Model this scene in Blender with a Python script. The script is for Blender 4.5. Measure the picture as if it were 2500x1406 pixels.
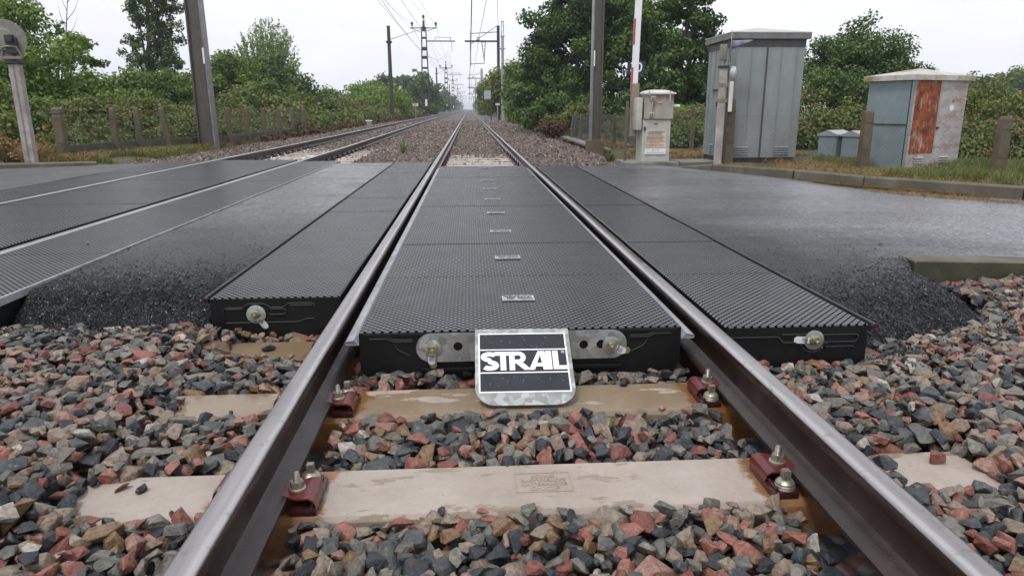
import bpy, bmesh, math, random
import numpy as np
from mathutils import Vector, Matrix
R = math.radians
random.seed(7)
rng = np.random.default_rng(11)
for o in list(bpy.data.objects):
    bpy.data.objects.remove(o)
scene = bpy.context.scene
C = scene.collection

# ------------------------------------------------------------------ camera
CF, CP, CY, CR, CX, CH = 1701.0, R(14.391), R(3.395), R(-0.171), -0.1935, 0.8342
fw = np.array([math.sin(CY)*math.cos(CP), math.cos(CY)*math.cos(CP), -math.sin(CP)])
rt = np.array([math.cos(CY), -math.sin(CY), 0.0]); up = np.cross(rt, fw)
rt, up = rt*math.cos(CR)+up*math.sin(CR), -rt*math.sin(CR)+up*math.cos(CR)
cam = bpy.data.cameras.new('camera'); camo = bpy.data.objects.new('camera', cam); C.objects.link(camo)
M = Matrix.Identity(4)
for i in range(3):
    M[i][0] = rt[i]; M[i][1] = up[i]; M[i][2] = -fw[i]
M[0][3], M[1][3], M[2][3] = CX, 0, CH
camo.matrix_world = M
cam.sensor_width = 36; cam.lens = CF/2500*36; cam.clip_start = .05; cam.clip_end = 5000
scene.camera = camo
CPOS = np.array([CX, 0, CH])
def _ray(x, y): return fw*CF+rt*(x-1250)-up*(y-703)
def G(x, y, z=0.0):            # where the line of sight meets the level z
    d = _ray(x, y); return CPOS+d*((z-CH)/d[2])
def W(x, y, Y):                # the point at distance Y down the line
    d = _ray(x, y); return CPOS+d*(Y/d[1])

# ------------------------------------------------------------------ sky and sun
SUN_EL, SUN_AZ = R(62), R(215)
world = bpy.data.worlds.new('World'); scene.world = world; world.use_nodes = True
nt = world.node_tree; nt.nodes.clear()
def WN(t): return nt.nodes.new(t)
wout = WN('ShaderNodeOutputWorld'); mixw = WN('ShaderNodeMixShader'); bg1 = WN('ShaderNodeBackground'); bg2 = WN('ShaderNodeBackground')
sky = WN('ShaderNodeTexSky'); sky.sky_type = 'NISHITA'; sky.sun_disc = False; sky.sun_elevation = SUN_EL; sky.sun_rotation = SUN_AZ
bg1.inputs[1].default_value = .1
nt.links.new(sky.outputs[0], bg1.inputs[0])
tc = WN('ShaderNodeTexCoord'); mp = WN('ShaderNodeMapping'); mp.inputs['Scale'].default_value = (1, 1, 2.6)
nz = WN('ShaderNodeTexNoise'); nz.inputs['Scale'].default_value = 1.7; nz.inputs['Detail'].default_value = 6; nz.inputs['Roughness'].default_value = .5
cr = WN('ShaderNodeValToRGB'); cr.color_ramp.elements[0].position = .36; cr.color_ramp.elements[1].position = .62
cr.color_ramp.elements[0].color = (.63, .645, .72, 1); cr.color_ramp.elements[1].color = (.86, .87, .92, 1)
nt.links.new(tc.outputs['Generated'], mp.inputs[0]); nt.links.new(mp.outputs[0], nz.inputs['Vector']); nt.links.new(nz.outputs[0], cr.inputs[0])
nt.links.new(cr.outputs[0], bg2.inputs[0]); bg2.inputs[1].default_value = 1.0
mixw.inputs[0].default_value = .93
nt.links.new(bg1.outputs[0], mixw.inputs[1]); nt.links.new(bg2.outputs[0], mixw.inputs[2]); nt.links.new(mixw.outputs[0], wout.inputs[0])
sl = bpy.data.lights.new('sun', 'SUN'); sl.energy = 1.5; sl.angle = R(14); sl.color = (1, .97, .93)
so = bpy.data.objects.new('sun', sl); C.objects.link(so)
so.rotation_euler = (R(28), 0, R(-35))
scene.view_settings.view_transform = 'Standard'; scene.view_settings.look = 'None'; scene.view_settings.gamma = 1
scene.view_settings.exposure = 0.42
scene.cycles.max_bounces = 6; scene.cycles.transparent_max_bounces = 8; scene.cycles.volume_bounces = 0

# ------------------------------------------------------------------ materials
class Mat:
    def __init__(s, name, base=(.5, .5, .5), rough=.6, metal=0.0, spec=.5):
        s.m = bpy.data.materials.new(name); s.m.use_nodes = True; s.nt = s.m.node_tree
        s.b = s.nt.nodes['Principled BSDF']
        s.b.inputs['Base Color'].default_value = (*base, 1); s.b.inputs['Roughness'].default_value = rough
        s.b.inputs['Metallic'].default_value = metal; s.b.inputs['Specular IOR Level'].default_value = spec
        s._tc = None
    def n(s, t, **kw):
        x = s.nt.nodes.new(t)
        for k, v in kw.items():
            if k in x.inputs: x.inputs[k].default_value = v
            else: setattr(x, k, v)
        return x
    def l(s, a, b): s.nt.links.new(a, b)
    def co(s):
        if s._tc is None: s._tc = s.n('ShaderNodeNewGeometry').outputs['Position']
        return s._tc
    def obj(s): return s.n('ShaderNodeTexCoord').outputs['Object']
    def noise(s, scale, detail=4, rough=.55, vec=None, stretch=None):
        v = vec or s.co()
        if stretch:
            mp = s.n('ShaderNodeMapping'); mp.inputs['Scale'].default_value = stretch; s.l(v, mp.inputs[0]); v = mp.outputs[0]
        x = s.n('ShaderNodeTexNoise', Scale=scale, Detail=detail, Roughness=rough); s.l(v, x.inputs['Vector']); return x.outputs[0]
    def voro(s, scale, feature='F1', vec=None, out='Distance'):
        x = s.n('ShaderNodeTexVoronoi'); x.feature = feature; x.inputs['Scale'].default_value = scale
        s.l(vec or s.co(), x.inputs['Vector']); return x.outputs[out]
    def ramp(s, fac, stops, const=False):
        x = s.n('ShaderNodeValToRGB'); e = x.color_ramp.elements
        if const: x.color_ramp.interpolation = 'CONSTANT'
        while len(e) < len(stops): e.new(.5)
        for k, (p, c) in enumerate(stops):
            e[k].position = p; e[k].color = (*c, 1) if len(c) == 3 else c
        s.l(fac, x.inputs[0]); return x.outputs[0]
    def mix(s, fac, a, b, mode='MIX'):
        x = s.n('ShaderNodeMix'); x.data_type = 'RGBA'; x.blend_type = mode
        for i, v in ((0, fac), (6, a), (7, b)):
            if isinstance(v, (int, float)): x.inputs[i].default_value = v
            elif isinstance(v, tuple): x.inputs[i].default_value = (*v, 1)
            else: s.l(v, x.inputs[i])
        return x.outputs[2]
    def math(s, op, a, b=0.0, c=None, clamp=False):
        x = s.n('ShaderNodeMath'); x.operation = op; x.use_clamp = clamp
        for i, v in enumerate((a, b) if c is None else (a, b, c)):
            if isinstance(v, (int, float)): x.inputs[i].default_value = v
            else: s.l(v, x.inputs[i])
        return x.outputs[0]
    def base(s, v): s.l(v, s.b.inputs['Base Color'])
    def rough(s, fac, lo, hi):
        x = s.n('ShaderNodeMapRange'); s.l(fac, x.inputs[0]); x.inputs[3].default_value = lo; x.inputs[4].default_value = hi
        s.l(x.outputs[0], s.b.inputs['Roughness'])
    def bump(s, h, dist=.01, strength=1.0, prev=None):
        x = s.n('ShaderNodeBump'); x.inputs['Strength'].default_value = strength; x.inputs['Distance'].default_value = dist
        s.l(h, x.inputs['Height'])
        if prev is not None: s.l(prev, x.inputs['Normal'])
        s.l(x.outputs[0], s.b.inputs['Normal']); return x.outputs[0]

def simple(name, base, rough=.5, metal=0.0, var=.25, scale=8, bump=.002, spec=.5, obj=False):
    m = Mat(name, base, rough, metal, spec)
    n = m.noise(scale, 5)
    d = tuple(c*(1-var) for c in base); h = tuple(min(1, c*(1+var)) for c in base)
    m.base(m.ramp(n, [(.3, d), (.7, h)])); m.rough(m.noise(scale*2.3, 3), max(.05, rough-.12), min(1, rough+.12))
    if bump: m.bump(m.noise(scale*6, 4), bump, .6)
    return m.m

def mat_stone():
    m = Mat('ballast_stone', rough=.4)
    a = m.n('ShaderNodeAttribute'); a.attribute_name = 'rv'; rv = a.outputs['Fac']
    c = m.ramp(rv, [(0, (.034, .042, .049)), (.11, (.017, .021, .027)), (.19, (.070, .078, .080)), (.28, (.130, .130, .118)), (.38, (.200, .188, .162)),
                    (.48, (.265, .215, .160)), (.57, (.145, .132, .110)), (.66, (.255, .185, .140)), (.72, (.30, .120, .090)), (.79, (.20, .065, .048)), (.85, (.33, .19, .15)), (.90, (.22, .135, .07)), (.972, (.44, .40, .35))], True)
    n = m.noise(75, 6, .7); n2 = m.noise(16, 3, .6)
    c = m.mix(m.ramp(n, [(.35, (0, 0, 0)), (.75, (1, 1, 1))]), m.mix(1.0, c, (.48, .48, .50), 'MULTIPLY'), m.mix(1.0, c, (1.45, 1.42, 1.34), 'MULTIPLY'))
    vein = m.ramp(m.noise(30, 6, .7, stretch=(1, 1, 3)), [(.60, (0, 0, 0)), (.68, (.55, .55, .55))])
    c = m.mix(vein, c, (.32, .27, .22))
    c = m.mix(m.ramp(n2, [(.6, (0, 0, 0)), (.75, (.35, .35, .35))]), c, (.16, .10, .055))
    m.base(c); m.rough(m.noise(40, 3), .18, .55)
    b = m.bump(m.noise(70, 6, .65), .006, 1.0); m.bump(m.noise(230, 3), .0016, .8, b)
    return m.m

def mat_asphalt():
    m = Mat('fresh_asphalt', (.02, .02, .022), .4)
    v = m.voro(95, 'F1'); v3 = m.voro(38)
    c = m.ramp(v, [(.08, (.040, .041, .044)), (.45, (.016, .016, .018)), (.8, (.004, .004, .005))])
    big = m.noise(.9, 4, .6, stretch=(1, .35, 1))
    c = m.mix(m.ramp(big, [(.35, (0, 0, 0)), (.7, (.8, .8, .8))]), c, (.060, .061, .066))
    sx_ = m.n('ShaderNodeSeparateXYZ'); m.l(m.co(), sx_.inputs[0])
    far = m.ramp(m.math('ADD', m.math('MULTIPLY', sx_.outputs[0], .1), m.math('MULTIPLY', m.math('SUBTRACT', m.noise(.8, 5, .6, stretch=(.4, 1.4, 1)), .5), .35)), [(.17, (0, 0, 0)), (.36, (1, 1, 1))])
    c = m.mix(far, c, m.mix(m.noise(50, 3), (.18, .182, .198), (.30, .305, .32)))  # base turns paler to the right: wet sky sheen painted into the colour
    gn = m.noise(42, 4, .75); gn2 = m.noise(13, 5, .7, stretch=(1, 1.6, 1))
    c = m.mix(1.0, c, m.ramp(gn, [(.36, (.35, .35, .35)), (.62, (1.5, 1.5, 1.5))]), 'MULTIPLY'); c = m.mix(1.0, c, m.ramp(gn2, [(.35, (.72, .72, .72)), (.66, (1.2, 1.2, 1.2))]), 'MULTIPLY')
    m.base(c); m.rough(m.noise(1.6, 5, .6), .35, .65)
    b = m.bump(v, .012, 1.0); b = m.bump(m.noise(90, 4), .006, .9, b); m.bump(v3, .006, .6, b)
    film = m.ramp(m.noise(1.1, 6, .62, stretch=(.55, 1.3, 1)), [(.27, (.25, .25, .25)), (.50, (1, 1, 1))])
    sy = m.n('ShaderNodeSeparateXYZ'); m.l(m.co(), sy.inputs[0])
    fade = m.ramp(m.math('MULTIPLY', sy.outputs[1], .1), [(.38, (0, 0, 0)), (.62, (1, 1, 1))])
    m.l(m.math('MULTIPLY', m.math('MULTIPLY', film, fade), m.ramp(m.math('ADD', m.math('MULTIPLY', gn, .6), m.math('MULTIPLY', gn2, .4)), [(.38, (.22, .22, .22)), (.56, (1, 1, 1))])), m.b.inputs['Coat Weight']); m.b.inputs['Coat Roughness'].default_value = .25; m.b.inputs['Coat IOR'].default_value = 1.7
    cb0 = m.n('ShaderNodeBump', Strength=.5, Distance=.012); m.l(m.noise(11, 5, .7), cb0.inputs['Height'])
    cb = m.n('ShaderNodeBump', Strength=.55, Distance=.004); m.l(m.noise(60, 5, .75), cb.inputs['Height']); m.l(cb0.outputs[0], cb.inputs['Normal']); m.l(cb.outputs[0], m.b.inputs['Coat Normal'])
    return m.m

def mat_old_asphalt():
    m = Mat('worn_asphalt', (.06, .06, .062), .5)
    v = m.voro(95)
    c = m.ramp(v, [(.1, (.10, .10, .105)), (.7, (.04, .04, .042))])
    m.base(m.mix(m.ramp(m.noise(1.2, 5), [(.4, (0, 0, 0)), (.65, (1, 1, 1))]), c, (.085, .078, .07)))
    m.rough(m.noise(2, 4), .35, .65); m.bump(v, .006, .7); return m.m

def mat_rubber(tread=True):
    m = Mat('tread_rubber' if tread else 'smooth_rubber', (.02, .021, .024), .35)
    if not tread:
        m.base(m.ramp(m.noise(9, 4), [(.3, (.0028, .003, .0034)), (.7, (.0065, .007, .008))])); m.rough(m.noise(12, 4), .38, .6); m.b.inputs['Specular IOR Level'].default_value = .32
        m.bump(m.noise(40, 3), .001, .5); return m.m
    sx = m.n('ShaderNodeSeparateXYZ'); m.l(m.co(), sx.inputs[0]); x, y = sx.outputs[0], sx.outputs[1]
    u = m.math('ADD', m.math('DIVIDE', x, .0330), m.math('DIVIDE', y, .0345)); w = m.math('SUBTRACT', m.math('DIVIDE', x, .0330), m.math('DIVIDE', y, .0345))
    def tri(t):
        f = m.math('FRACT', t); return m.math('MINIMUM', f, m.math('SUBTRACT', 1.0, f))
    g = m.math('MINIMUM', tri(u), tri(w))
    gr = m.ramp(g, [(.075, (0, 0, 0)), (.17, (1, 1, 1))])
    rib = tri(m.math('DIVIDE', x, .007)); ribr = m.ramp(rib, [(.08, (.86, .86, .86)), (.25, (1, 1, 1))])
    h = m.math('MULTIPLY', gr, ribr)
    worn = m.ramp(m.noise(5, 5, .65), [(.35, (.040, .042, .047)), (.7, (.078, .082, .090))])
    dirt = m.ramp(m.noise(2.3, 6, .68, stretch=(1.6, .7, 1)), [(.48, (0, 0, 0)), (.72, (.55, .55, .55))])
    c = m.mix(dirt, worn, (.06, .058, .057))
    m.base(m.mix(gr, (.002, .002, .0025), c)); m.l(m.math('MULTIPLY', gr, .5), m.b.inputs['Specular IOR Level']); m.rough(m.noise(3, 5, .6), .30, .5)
    m.l(m.math('MULTIPLY', gr, .6), m.b.inputs['Coat Weight']); m.b.inputs['Coat Roughness'].default_value = .30; m.b.inputs['Coat IOR'].default_value = 1.65
    m.bump(h, .007, 1.0); return m.m

def mat_rail():
    m = Mat('rail_steel_rusty', (.03, .016, .012), .35)
    c = m.ramp(m.noise(14, 6, .6), [(.3, (.013, .008, .0065)), (.7, (.038, .022, .018))])
    m.base(c); m.rough(m.noise(9, 5), .18, .5); m.bump(m.noise(120, 4), .0012, .7); return m.m
def mat_railtop(rx, brown=False):
    m = Mat('rail_head_worn', (.3, .29, .29), .3, .85)
    sp = m.n('ShaderNodeSeparateXYZ'); m.l(m.co(), sp.inputs[0])
    st = m.noise(2.2, 5, .55, stretch=(9, .5, 1)); pit = m.voro(60)
    c = m.ramp(st, [(.3, (.24, .22, .215)), (.7, (.43, .41, .405))])
    u = m.math('MULTIPLY', m.math('SUBTRACT', sp.outputs[0], rx), -1.0 if rx > 0 else 1.0)      # distance towards the gauge side
    un = m.math('ADD', u, m.math('MULTIPLY', m.math('SUBTRACT', m.noise(5, 4, stretch=(1, .6, 1)), .5), .012))
    c = m.mix(m.ramp(m.math('MULTIPLY', un, 10.0), [(.10, (0, 0, 0)), (.20, (.65, .65, .65)), (.26, (.65, .65, .65)), (.31, (0, 0, 0))]), c, (.62, .60, .59))
    c = m.mix(m.ramp(m.noise(20, 5, .7), [(.57, (0, 0, 0)), (.66, (.45, .45, .45))]), c, (.16, .14, .13))
    if brown:
        f = m.ramp(m.math('SUBTRACT', m.math('MULTIPLY', sp.outputs[1], .1), m.math('MULTIPLY', m.noise(6, 4), .08)), [(.31, (0, 0, 0)), (.34, (1, 1, 1))])
        e = m.ramp(m.math('MULTIPLY', un, -10.0), [(-.0, (0, 0, 0)), (.03, (1, 1, 1))]); k = m.math('MULTIPLY', f, e)
        c = m.mix(k, c, m.ramp(m.noise(25, 5), [(.35, (.045, .03, .014)), (.7, (.13, .10, .055))]))
    m.base(c); m.rough(m.noise(5, 4, .5, stretch=(6, .6, 1)), .24, .42); m.bump(pit, .0005, .3); return m.m

def mat_sleeper(name, dry, wet, amount, rust=.5):
    m = Mat(name, dry, .6)
    o = m.obj(); sx = m.n('ShaderNodeSeparateXYZ'); m.l(o, sx.inputs[0])
    fine = m.noise(60, 5); mid = m.noise(9, 5, .6)
    c = m.mix(m.ramp(fine, [(.3, (.25, .25, .25)), (.7, (0, 0, 0))]), dry, tuple(v*.7 for v in dry))
    c = m.mix(m.ramp(mid, [(.35, (.3, .3, .3)), (.6, (0, 0, 0))]), c, tuple(v*.82 for v in dry))
    c = m.mix(1.0, c, m.ramp(m.noise(3.2, 6, .7), [(.3, (.80, .78, .74)), (.6, (1.04, 1.04, 1.04))]), 'MULTIPLY')
    c = m.mix(m.ramp(m.noise(130, 3, .8), [(.63, (0, 0, 0)), (.70, (.6, .6, .6))]), c, tuple(v*.4 for v in dry))
    wm = m.ramp(m.noise(2.6, 6, .62, stretch=(1, 3.2, 1)), [(amount, (0, 0, 0)), (amount+.012, (1, 1, 1))])
    c = m.mix(m.math('MULTIPLY', wm, .8), c, m.mix(m.ramp(mid, [(.3, (0, 0, 0)), (.7, (1, 1, 1))]), tuple(v*.8 for v in wet), wet))
    ax = m.math('ABSOLUTE', sx.outputs[0]); near = m.math('SUBTRACT', .185, m.math('ABSOLUTE', m.math('SUBTRACT', ax, .75)))
    rm = m.ramp(m.math('ADD', near, m.math('MULTIPLY', m.math('SUBTRACT', m.noise(14, 5, .6), .5), .22)), [(.02, (0, 0, 0)), (.045, (1, 1, 1))])
    c = m.mix(m.math('MULTIPLY', rm, rust), c, m.ramp(m.noise(22, 4), [(.3, (.15, .055, .014)), (.7, (.25, .115, .035))]))
    m.base(c)
    r = m.mix(m.math('MAXIMUM', wm, rm), (.7, .7, .7), (.22, .22, .22)); m.l(r, m.b.inputs['Roughness'])
    b = m.bump(fine, .0015, .5); m.bump(m.voro(70), .0008, .3, b); return m.m

def mat_paint_rust(name, paint, rustfrac, scale=3.0, stretch=(1, 1, .5), rough=.5, rustc=((.10, .022, .008), (.26, .085, .025)), z_fade=None):
    m = Mat(name, paint, rough)
    o = m.obj()
    n = m.noise(scale, 8, .72, vec=o, stretch=stretch)
    p = m.ramp(m.noise(5, 5, vec=o, stretch=(1, 1, .3)), [(.3, tuple(v*.8 for v in paint)), (.7, tuple(min(1, v*1.12) for v in paint))])
    rc = m.ramp(m.noise(9, 6, vec=o), [(.3, rustc[0]), (.7, rustc[1])])
    mask = m.ramp(n, [(1-rustfrac-.06, (0, 0, 0)), (1-rustfrac+.08, (1, 1, 1))])
    m.base(m.mix(mask, p, rc)); m.rough(m.noise(6, 3), rough-.1, min(1, rough+.2)); m.bump(m.noise(30, 5, vec=o), .002, .4)
    return m.m

def mat_galv(name='galvanised_steel', base=(.36, .38, .37)):
    m = Mat(name, base, .38, .75)
    v = m.voro(38, 'F1', out='Color'); s = m.n('ShaderNodeSeparateXYZ'); m.l(v, s.inputs[0])
    c = m.ramp(s.outputs[0], [(.1, tuple(x*.8 for x in base)), (.5, base), (.9, tuple(x*1.35 for x in base))])
    c = m.mix(m.ramp(m.noise(12, 5), [(.5, (0, 0, 0)), (.8, (.5, .5, .5))]), c, (.30, .27, .22))
    m.base(c); m.rough(s.outputs[1], .3, .55); return m.m

def mat_leaf(name, cols, trans=.25, rough=.5):
    m = Mat(name, cols[0], rough, 0, .4)
    a = m.n('ShaderNodeAttribute'); a.attribute_name = 'rv'
    n = len(cols); c = m.ramp(a.outputs['Fac'], [(i/(n-1), k) for i, k in enumerate(cols)])
    m.base(c)
    tr = m.n('ShaderNodeBsdfTranslucent'); m.l(m.mix(1.0, c, (1.1, 1.2, .6), 'MULTIPLY'), tr.inputs[0])
    ms = m.n('ShaderNodeMixShader'); ms.inputs[0].default_value = trans
    out = [x for x in m.nt.nodes if x.type == 'OUTPUT_MATERIAL'][0]
    m.l(m.b.outputs[0], ms.inputs[1]); m.l(tr.outputs[0], ms.inputs[2]); m.l(ms.outputs[0], out.inputs[0]); return m.m

def mat_concrete(name, base=(.20, .185, .155), moss=.5, rough=.65, stain=(.075, .065, .04)):
    m = Mat(name, base, rough)
    c = m.ramp(m.noise(7, 6, .65), [(.25, tuple(v*.6 for v in base)), (.75, tuple(v*1.25 for v in base))])
    c = m.mix(m.ramp(m.noise(3, 6, .6), [(1-moss-.08, (0, 0, 0)), (1-moss+.15, (.85, .85, .85))]), c, stain)
    m.base(c); m.rough(m.noise(8, 4), rough-.2, rough+.15); m.bump(m.noise(50, 6, .7), .004, .7); return m.m

def mat_wood(name, base):
    m = Mat(name, base, .6)
    n = m.noise(10, 6, .6, stretch=(8, 8, .5))
    m.base(m.ramp(n, [(.25, tuple(v*.45 for v in base)), (.75, tuple(v*1.4 for v in base))])); m.bump(n, .004, .6); m.rough(m.noise(6), .4, .7); return m.m

def mat_ground(name, a, b, c3, scale=2.0):
    m = Mat(name, a, .85)
    c = m.mix(m.ramp(m.noise(scale, 6, .65), [(.42, (0, 0, 0)), (.6, (1, 1, 1))]), a, b)
    c = m.mix(m.ramp(m.noise(scale*.37, 5), [(.5, (0, 0, 0)), (.68, (1, 1, 1))]), c, c3)
    c = m.mix(m.ramp(m.noise(35, 4), [(.35, (.5, .5, .5)), (.6, (0, 0, 0))]), c, tuple(v*.45 for v in a))
    m.base(c); m.bump(m.noise(25, 6, .7), .03, .8); return m.m

def mat_bed():
    m = Mat('ballast_bed', (.12, .11, .1), .7)
    v = m.n('ShaderNodeTexVoronoi'); v.inputs['Scale'].default_value = 20; m.l(m.co(), v.inputs['Vector'])
    s = m.n('ShaderNodeSeparateXYZ'); m.l(v.outputs['Color'], s.inputs[0])
    c = m.ramp(s.outputs[0], [(0, (.05, .058, .06)), (.25, (.115, .12, .11)), (.5, (.18, .16, .135)), (.7, (.24, .13, .105)), (.8, (.13, .13, .12)), (.93, (.28, .25, .22))], True)
    c = m.mix(m.ramp(v.outputs['Distance'], [(.35, (0, 0, 0)), (.8, (.8, .8, .8))]), c, (.03, .028, .025))
    m.base(c); m.bump(v.outputs['Distance'], -.03, .8); return m.m

MS = dict(
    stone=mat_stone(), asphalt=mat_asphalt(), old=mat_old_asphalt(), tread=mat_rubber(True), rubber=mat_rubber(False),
    mast_sheen=mat_concrete('sheen_flange', (.20, .20, .20), .4, .4, (.14, .135, .12)), plpale=simple('worn_pale_rubber', (.40, .41, .43), .5, 0, .3, 60, .0004), lidw=simple('weathered_white', (.55, .55, .52), .35, 0, .2, 8, .001), cabroof2=simple('grey_small_roof', (.36, .38, .39), .35, .3, .15, 6), crumb=simple('asphalt_crumb', (.019, .0195, .021), .36, 0, .5, 60, 0), rib=simple('rubber_rib', (.012, .0125, .014), .3, 0, .2, 20, .0003), rail=mat_rail(), top=mat_railtop(-.75), top2=mat_railtop(.75, True), top3=mat_railtop(-3.06), top4=mat_railtop(-4.58),
    sl1=mat_sleeper('sleeper_concrete_dry', (.40, .345, .30), (.255, .195, .125), .597, .9),
    sl2=mat_sleeper('sleeper_concrete_wet', (.40, .335, .285), (.235, .168, .095), .42, .9),
    sl3=mat_sleeper('sleeper_concrete_soaked', (.29, .225, .155), (.225, .16, .09), .38, .5),
    slf=mat_sleeper('sleeper_concrete_far', (.46, .42, .37), (.26, .22, .17), .56, .25),
    galv=mat_galv(), zinc=simple('yellow_zinc', (.36, .33, .21), .32, .85, .3, 30, .0005),
    red=mat_paint_rust('red_clip_paint', (.105, .017, .016), .26, 12, (1, 1, 1), .22),
    plate=simple('baseplate_oxide', (.045, .012, .013), .25, .1, .4, 20, .001),
    boltm=simple('weathered_bolt', (.34, .31, .25), .34, .7, .4, 60, .001),
    white=simple('white_paint', (.78, .78, .77), .45, 0, .06, 6, .0005), black=simple('black_plate', (.016, .019, .026), .35, 0, .2, 12, .0),
    signw=simple('white_film', (.8, .8, .8), .4, 0, .03, 30, 0), tag=simple('paper_tag', (.62, .63, .66), .5, 0, .1, 40, 0),
    brown=simple('tag_brown', (.23, .18, .08), .5, .2, .2, 40, .0005), lip=simple('grey_lip', (.27, .275, .29), .35, 0, .35, 10, .0006),
    kerb=mat_concrete('kerb_concrete', (.135, .125, .095), .55), slab=mat_concrete('slab_concrete', (.22, .22, .20), .42),
    post=mat_concrete('fence_concrete', (.125, .098, .06), .4, .7, (.06, .05, .024)), mast=mat_wood('dark_mast', (.085, .075, .062)),
    pale=mat_concrete('pale_post', (.36, .33, .305), .42, .55, (.17, .13, .10)), steel=simple('dark_steel', (.045, .045, .043), .5, .4, .3, 6),
    pipe=simple('grey_mast', (.30, .34, .36), .45, .1, .12, 5), wire=simple('wire_grey', (.09, .09, .095), .5, .3, .2, 3, 0),
    ballbed=mat_bed(), ground=mat_ground('verge_ground', (.075, .062, .038), (.055, .075, .022), (.12, .085, .045)),
    box=mat_paint_rust('grey_machine_paint', (.36, .345, .29), .46, 4.5, (1, 1, .55), .5, ((.20, .07, .02), (.32, .17, .09))),
    boxc=simple('clean_machine_paint', (.42, .42, .37), .5, 0, .15, 9, .001),
    cab=mat_paint_rust('galvanised_cabinet', (.235, .258, .25), .30, 2.6, (4, 4, .18), .42, ((.11, .10, .085), (.17, .165, .15))),
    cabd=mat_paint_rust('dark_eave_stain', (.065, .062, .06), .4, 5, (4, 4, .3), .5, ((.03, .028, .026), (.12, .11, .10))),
    cabroof=simple('pale_roof', (.45, .45, .44), .4, .2, .15, 4), cab2=simple('blue_grey_panel', (.22, .275, .285), .42, .1, .1, 5),
    cab2r=mat_paint_rust('rusted_door', (.50, .36, .25), .59, 6.5, (1.3, 1.3, .55), .6, ((.055, .009, .004), (.40, .09, .018))),
    cab2w=mat_paint_rust('peeling_door', (.42, .40, .40), .47, 4.2, (.6, .6, 2.2), .55, ((.24, .13, .075), (.40, .32, .26))),
    roof2=mat_paint_rust('mossy_roof', (.50, .48, .43), .45, 2.4, (1, 1, 1), .55, ((.20, .15, .06), (.36, .28, .17))),
    blue=simple('dark_blue_plate', (.012, .02, .045), .4, 0, .1, 10, 0), redp=simple('red_paint', (.40, .07, .065), .4, 0, .15, 10, 0),
    notice=mat_paint_rust('notice_plate', (.58, .48, .38), .32, 5, (1, 1, 1), .5, ((.32, .14, .06), (.50, .33, .22))), ink=simple('ink', (.07, .055, .05), .6, 0, .1, 10, 0),
    inkr=simple('faded_red_ink', (.34, .11, .07), .6, 0, .1, 10, 0),
    bark=mat_wood('bark', (.06, .048, .035)), disc=mat_concrete('weathered_disc', (.22, .21, .17), .4, .5, (.10, .09, .07)),
    straw=mat_leaf('straw', [(.24, .15, .06), (.34, .24, .11), (.18, .13, .05), (.22, .11, .04)], .1, .7), grass=mat_leaf('grass_blade', [(.055, .10, .02), (.095, .155, .03), (.17, .19, .06), (.24, .21, .09)], .25),
    lf_mid=mat_leaf('leaf_mid', [(.045, .078, .014), (.085, .14, .024), (.14, .205, .038), (.19, .225, .055)]),
    lf_dark=mat_leaf('leaf_dark', [(.022, .052, .013), (.044, .092, .020), (.088, .15, .032), (.15, .20, .05)]),
    lf_light=mat_leaf('leaf_light', [(.065, .13, .018), (.12, .205, .034), (.18, .27, .05), (.22, .28, .07)]),
    lf_willow=mat_leaf('leaf_willow', [(.10, .17, .05), (.17, .25, .085), (.27, .34, .14)]),
    lf_bram=mat_leaf('leaf_bramble', [(.045, .078, .016), (.085, .13, .026), (.13, .175, .042), (.165, .165, .05), (.17, .075, .032)]),
    lf_yel=mat_leaf('leaf_yellow', [(.075, .125, .022), (.13, .185, .034), (.20, .22, .045), (.12, .14, .035)]),
    lf_red=mat_leaf('leaf_red', [(.075, .028, .016), (.11, .05, .025), (.08, .07, .03)]),
    lf_far=mat_leaf('leaf_far', [(.05, .088, .032), (.075, .125, .045), (.10, .15, .06)]),
)

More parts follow.
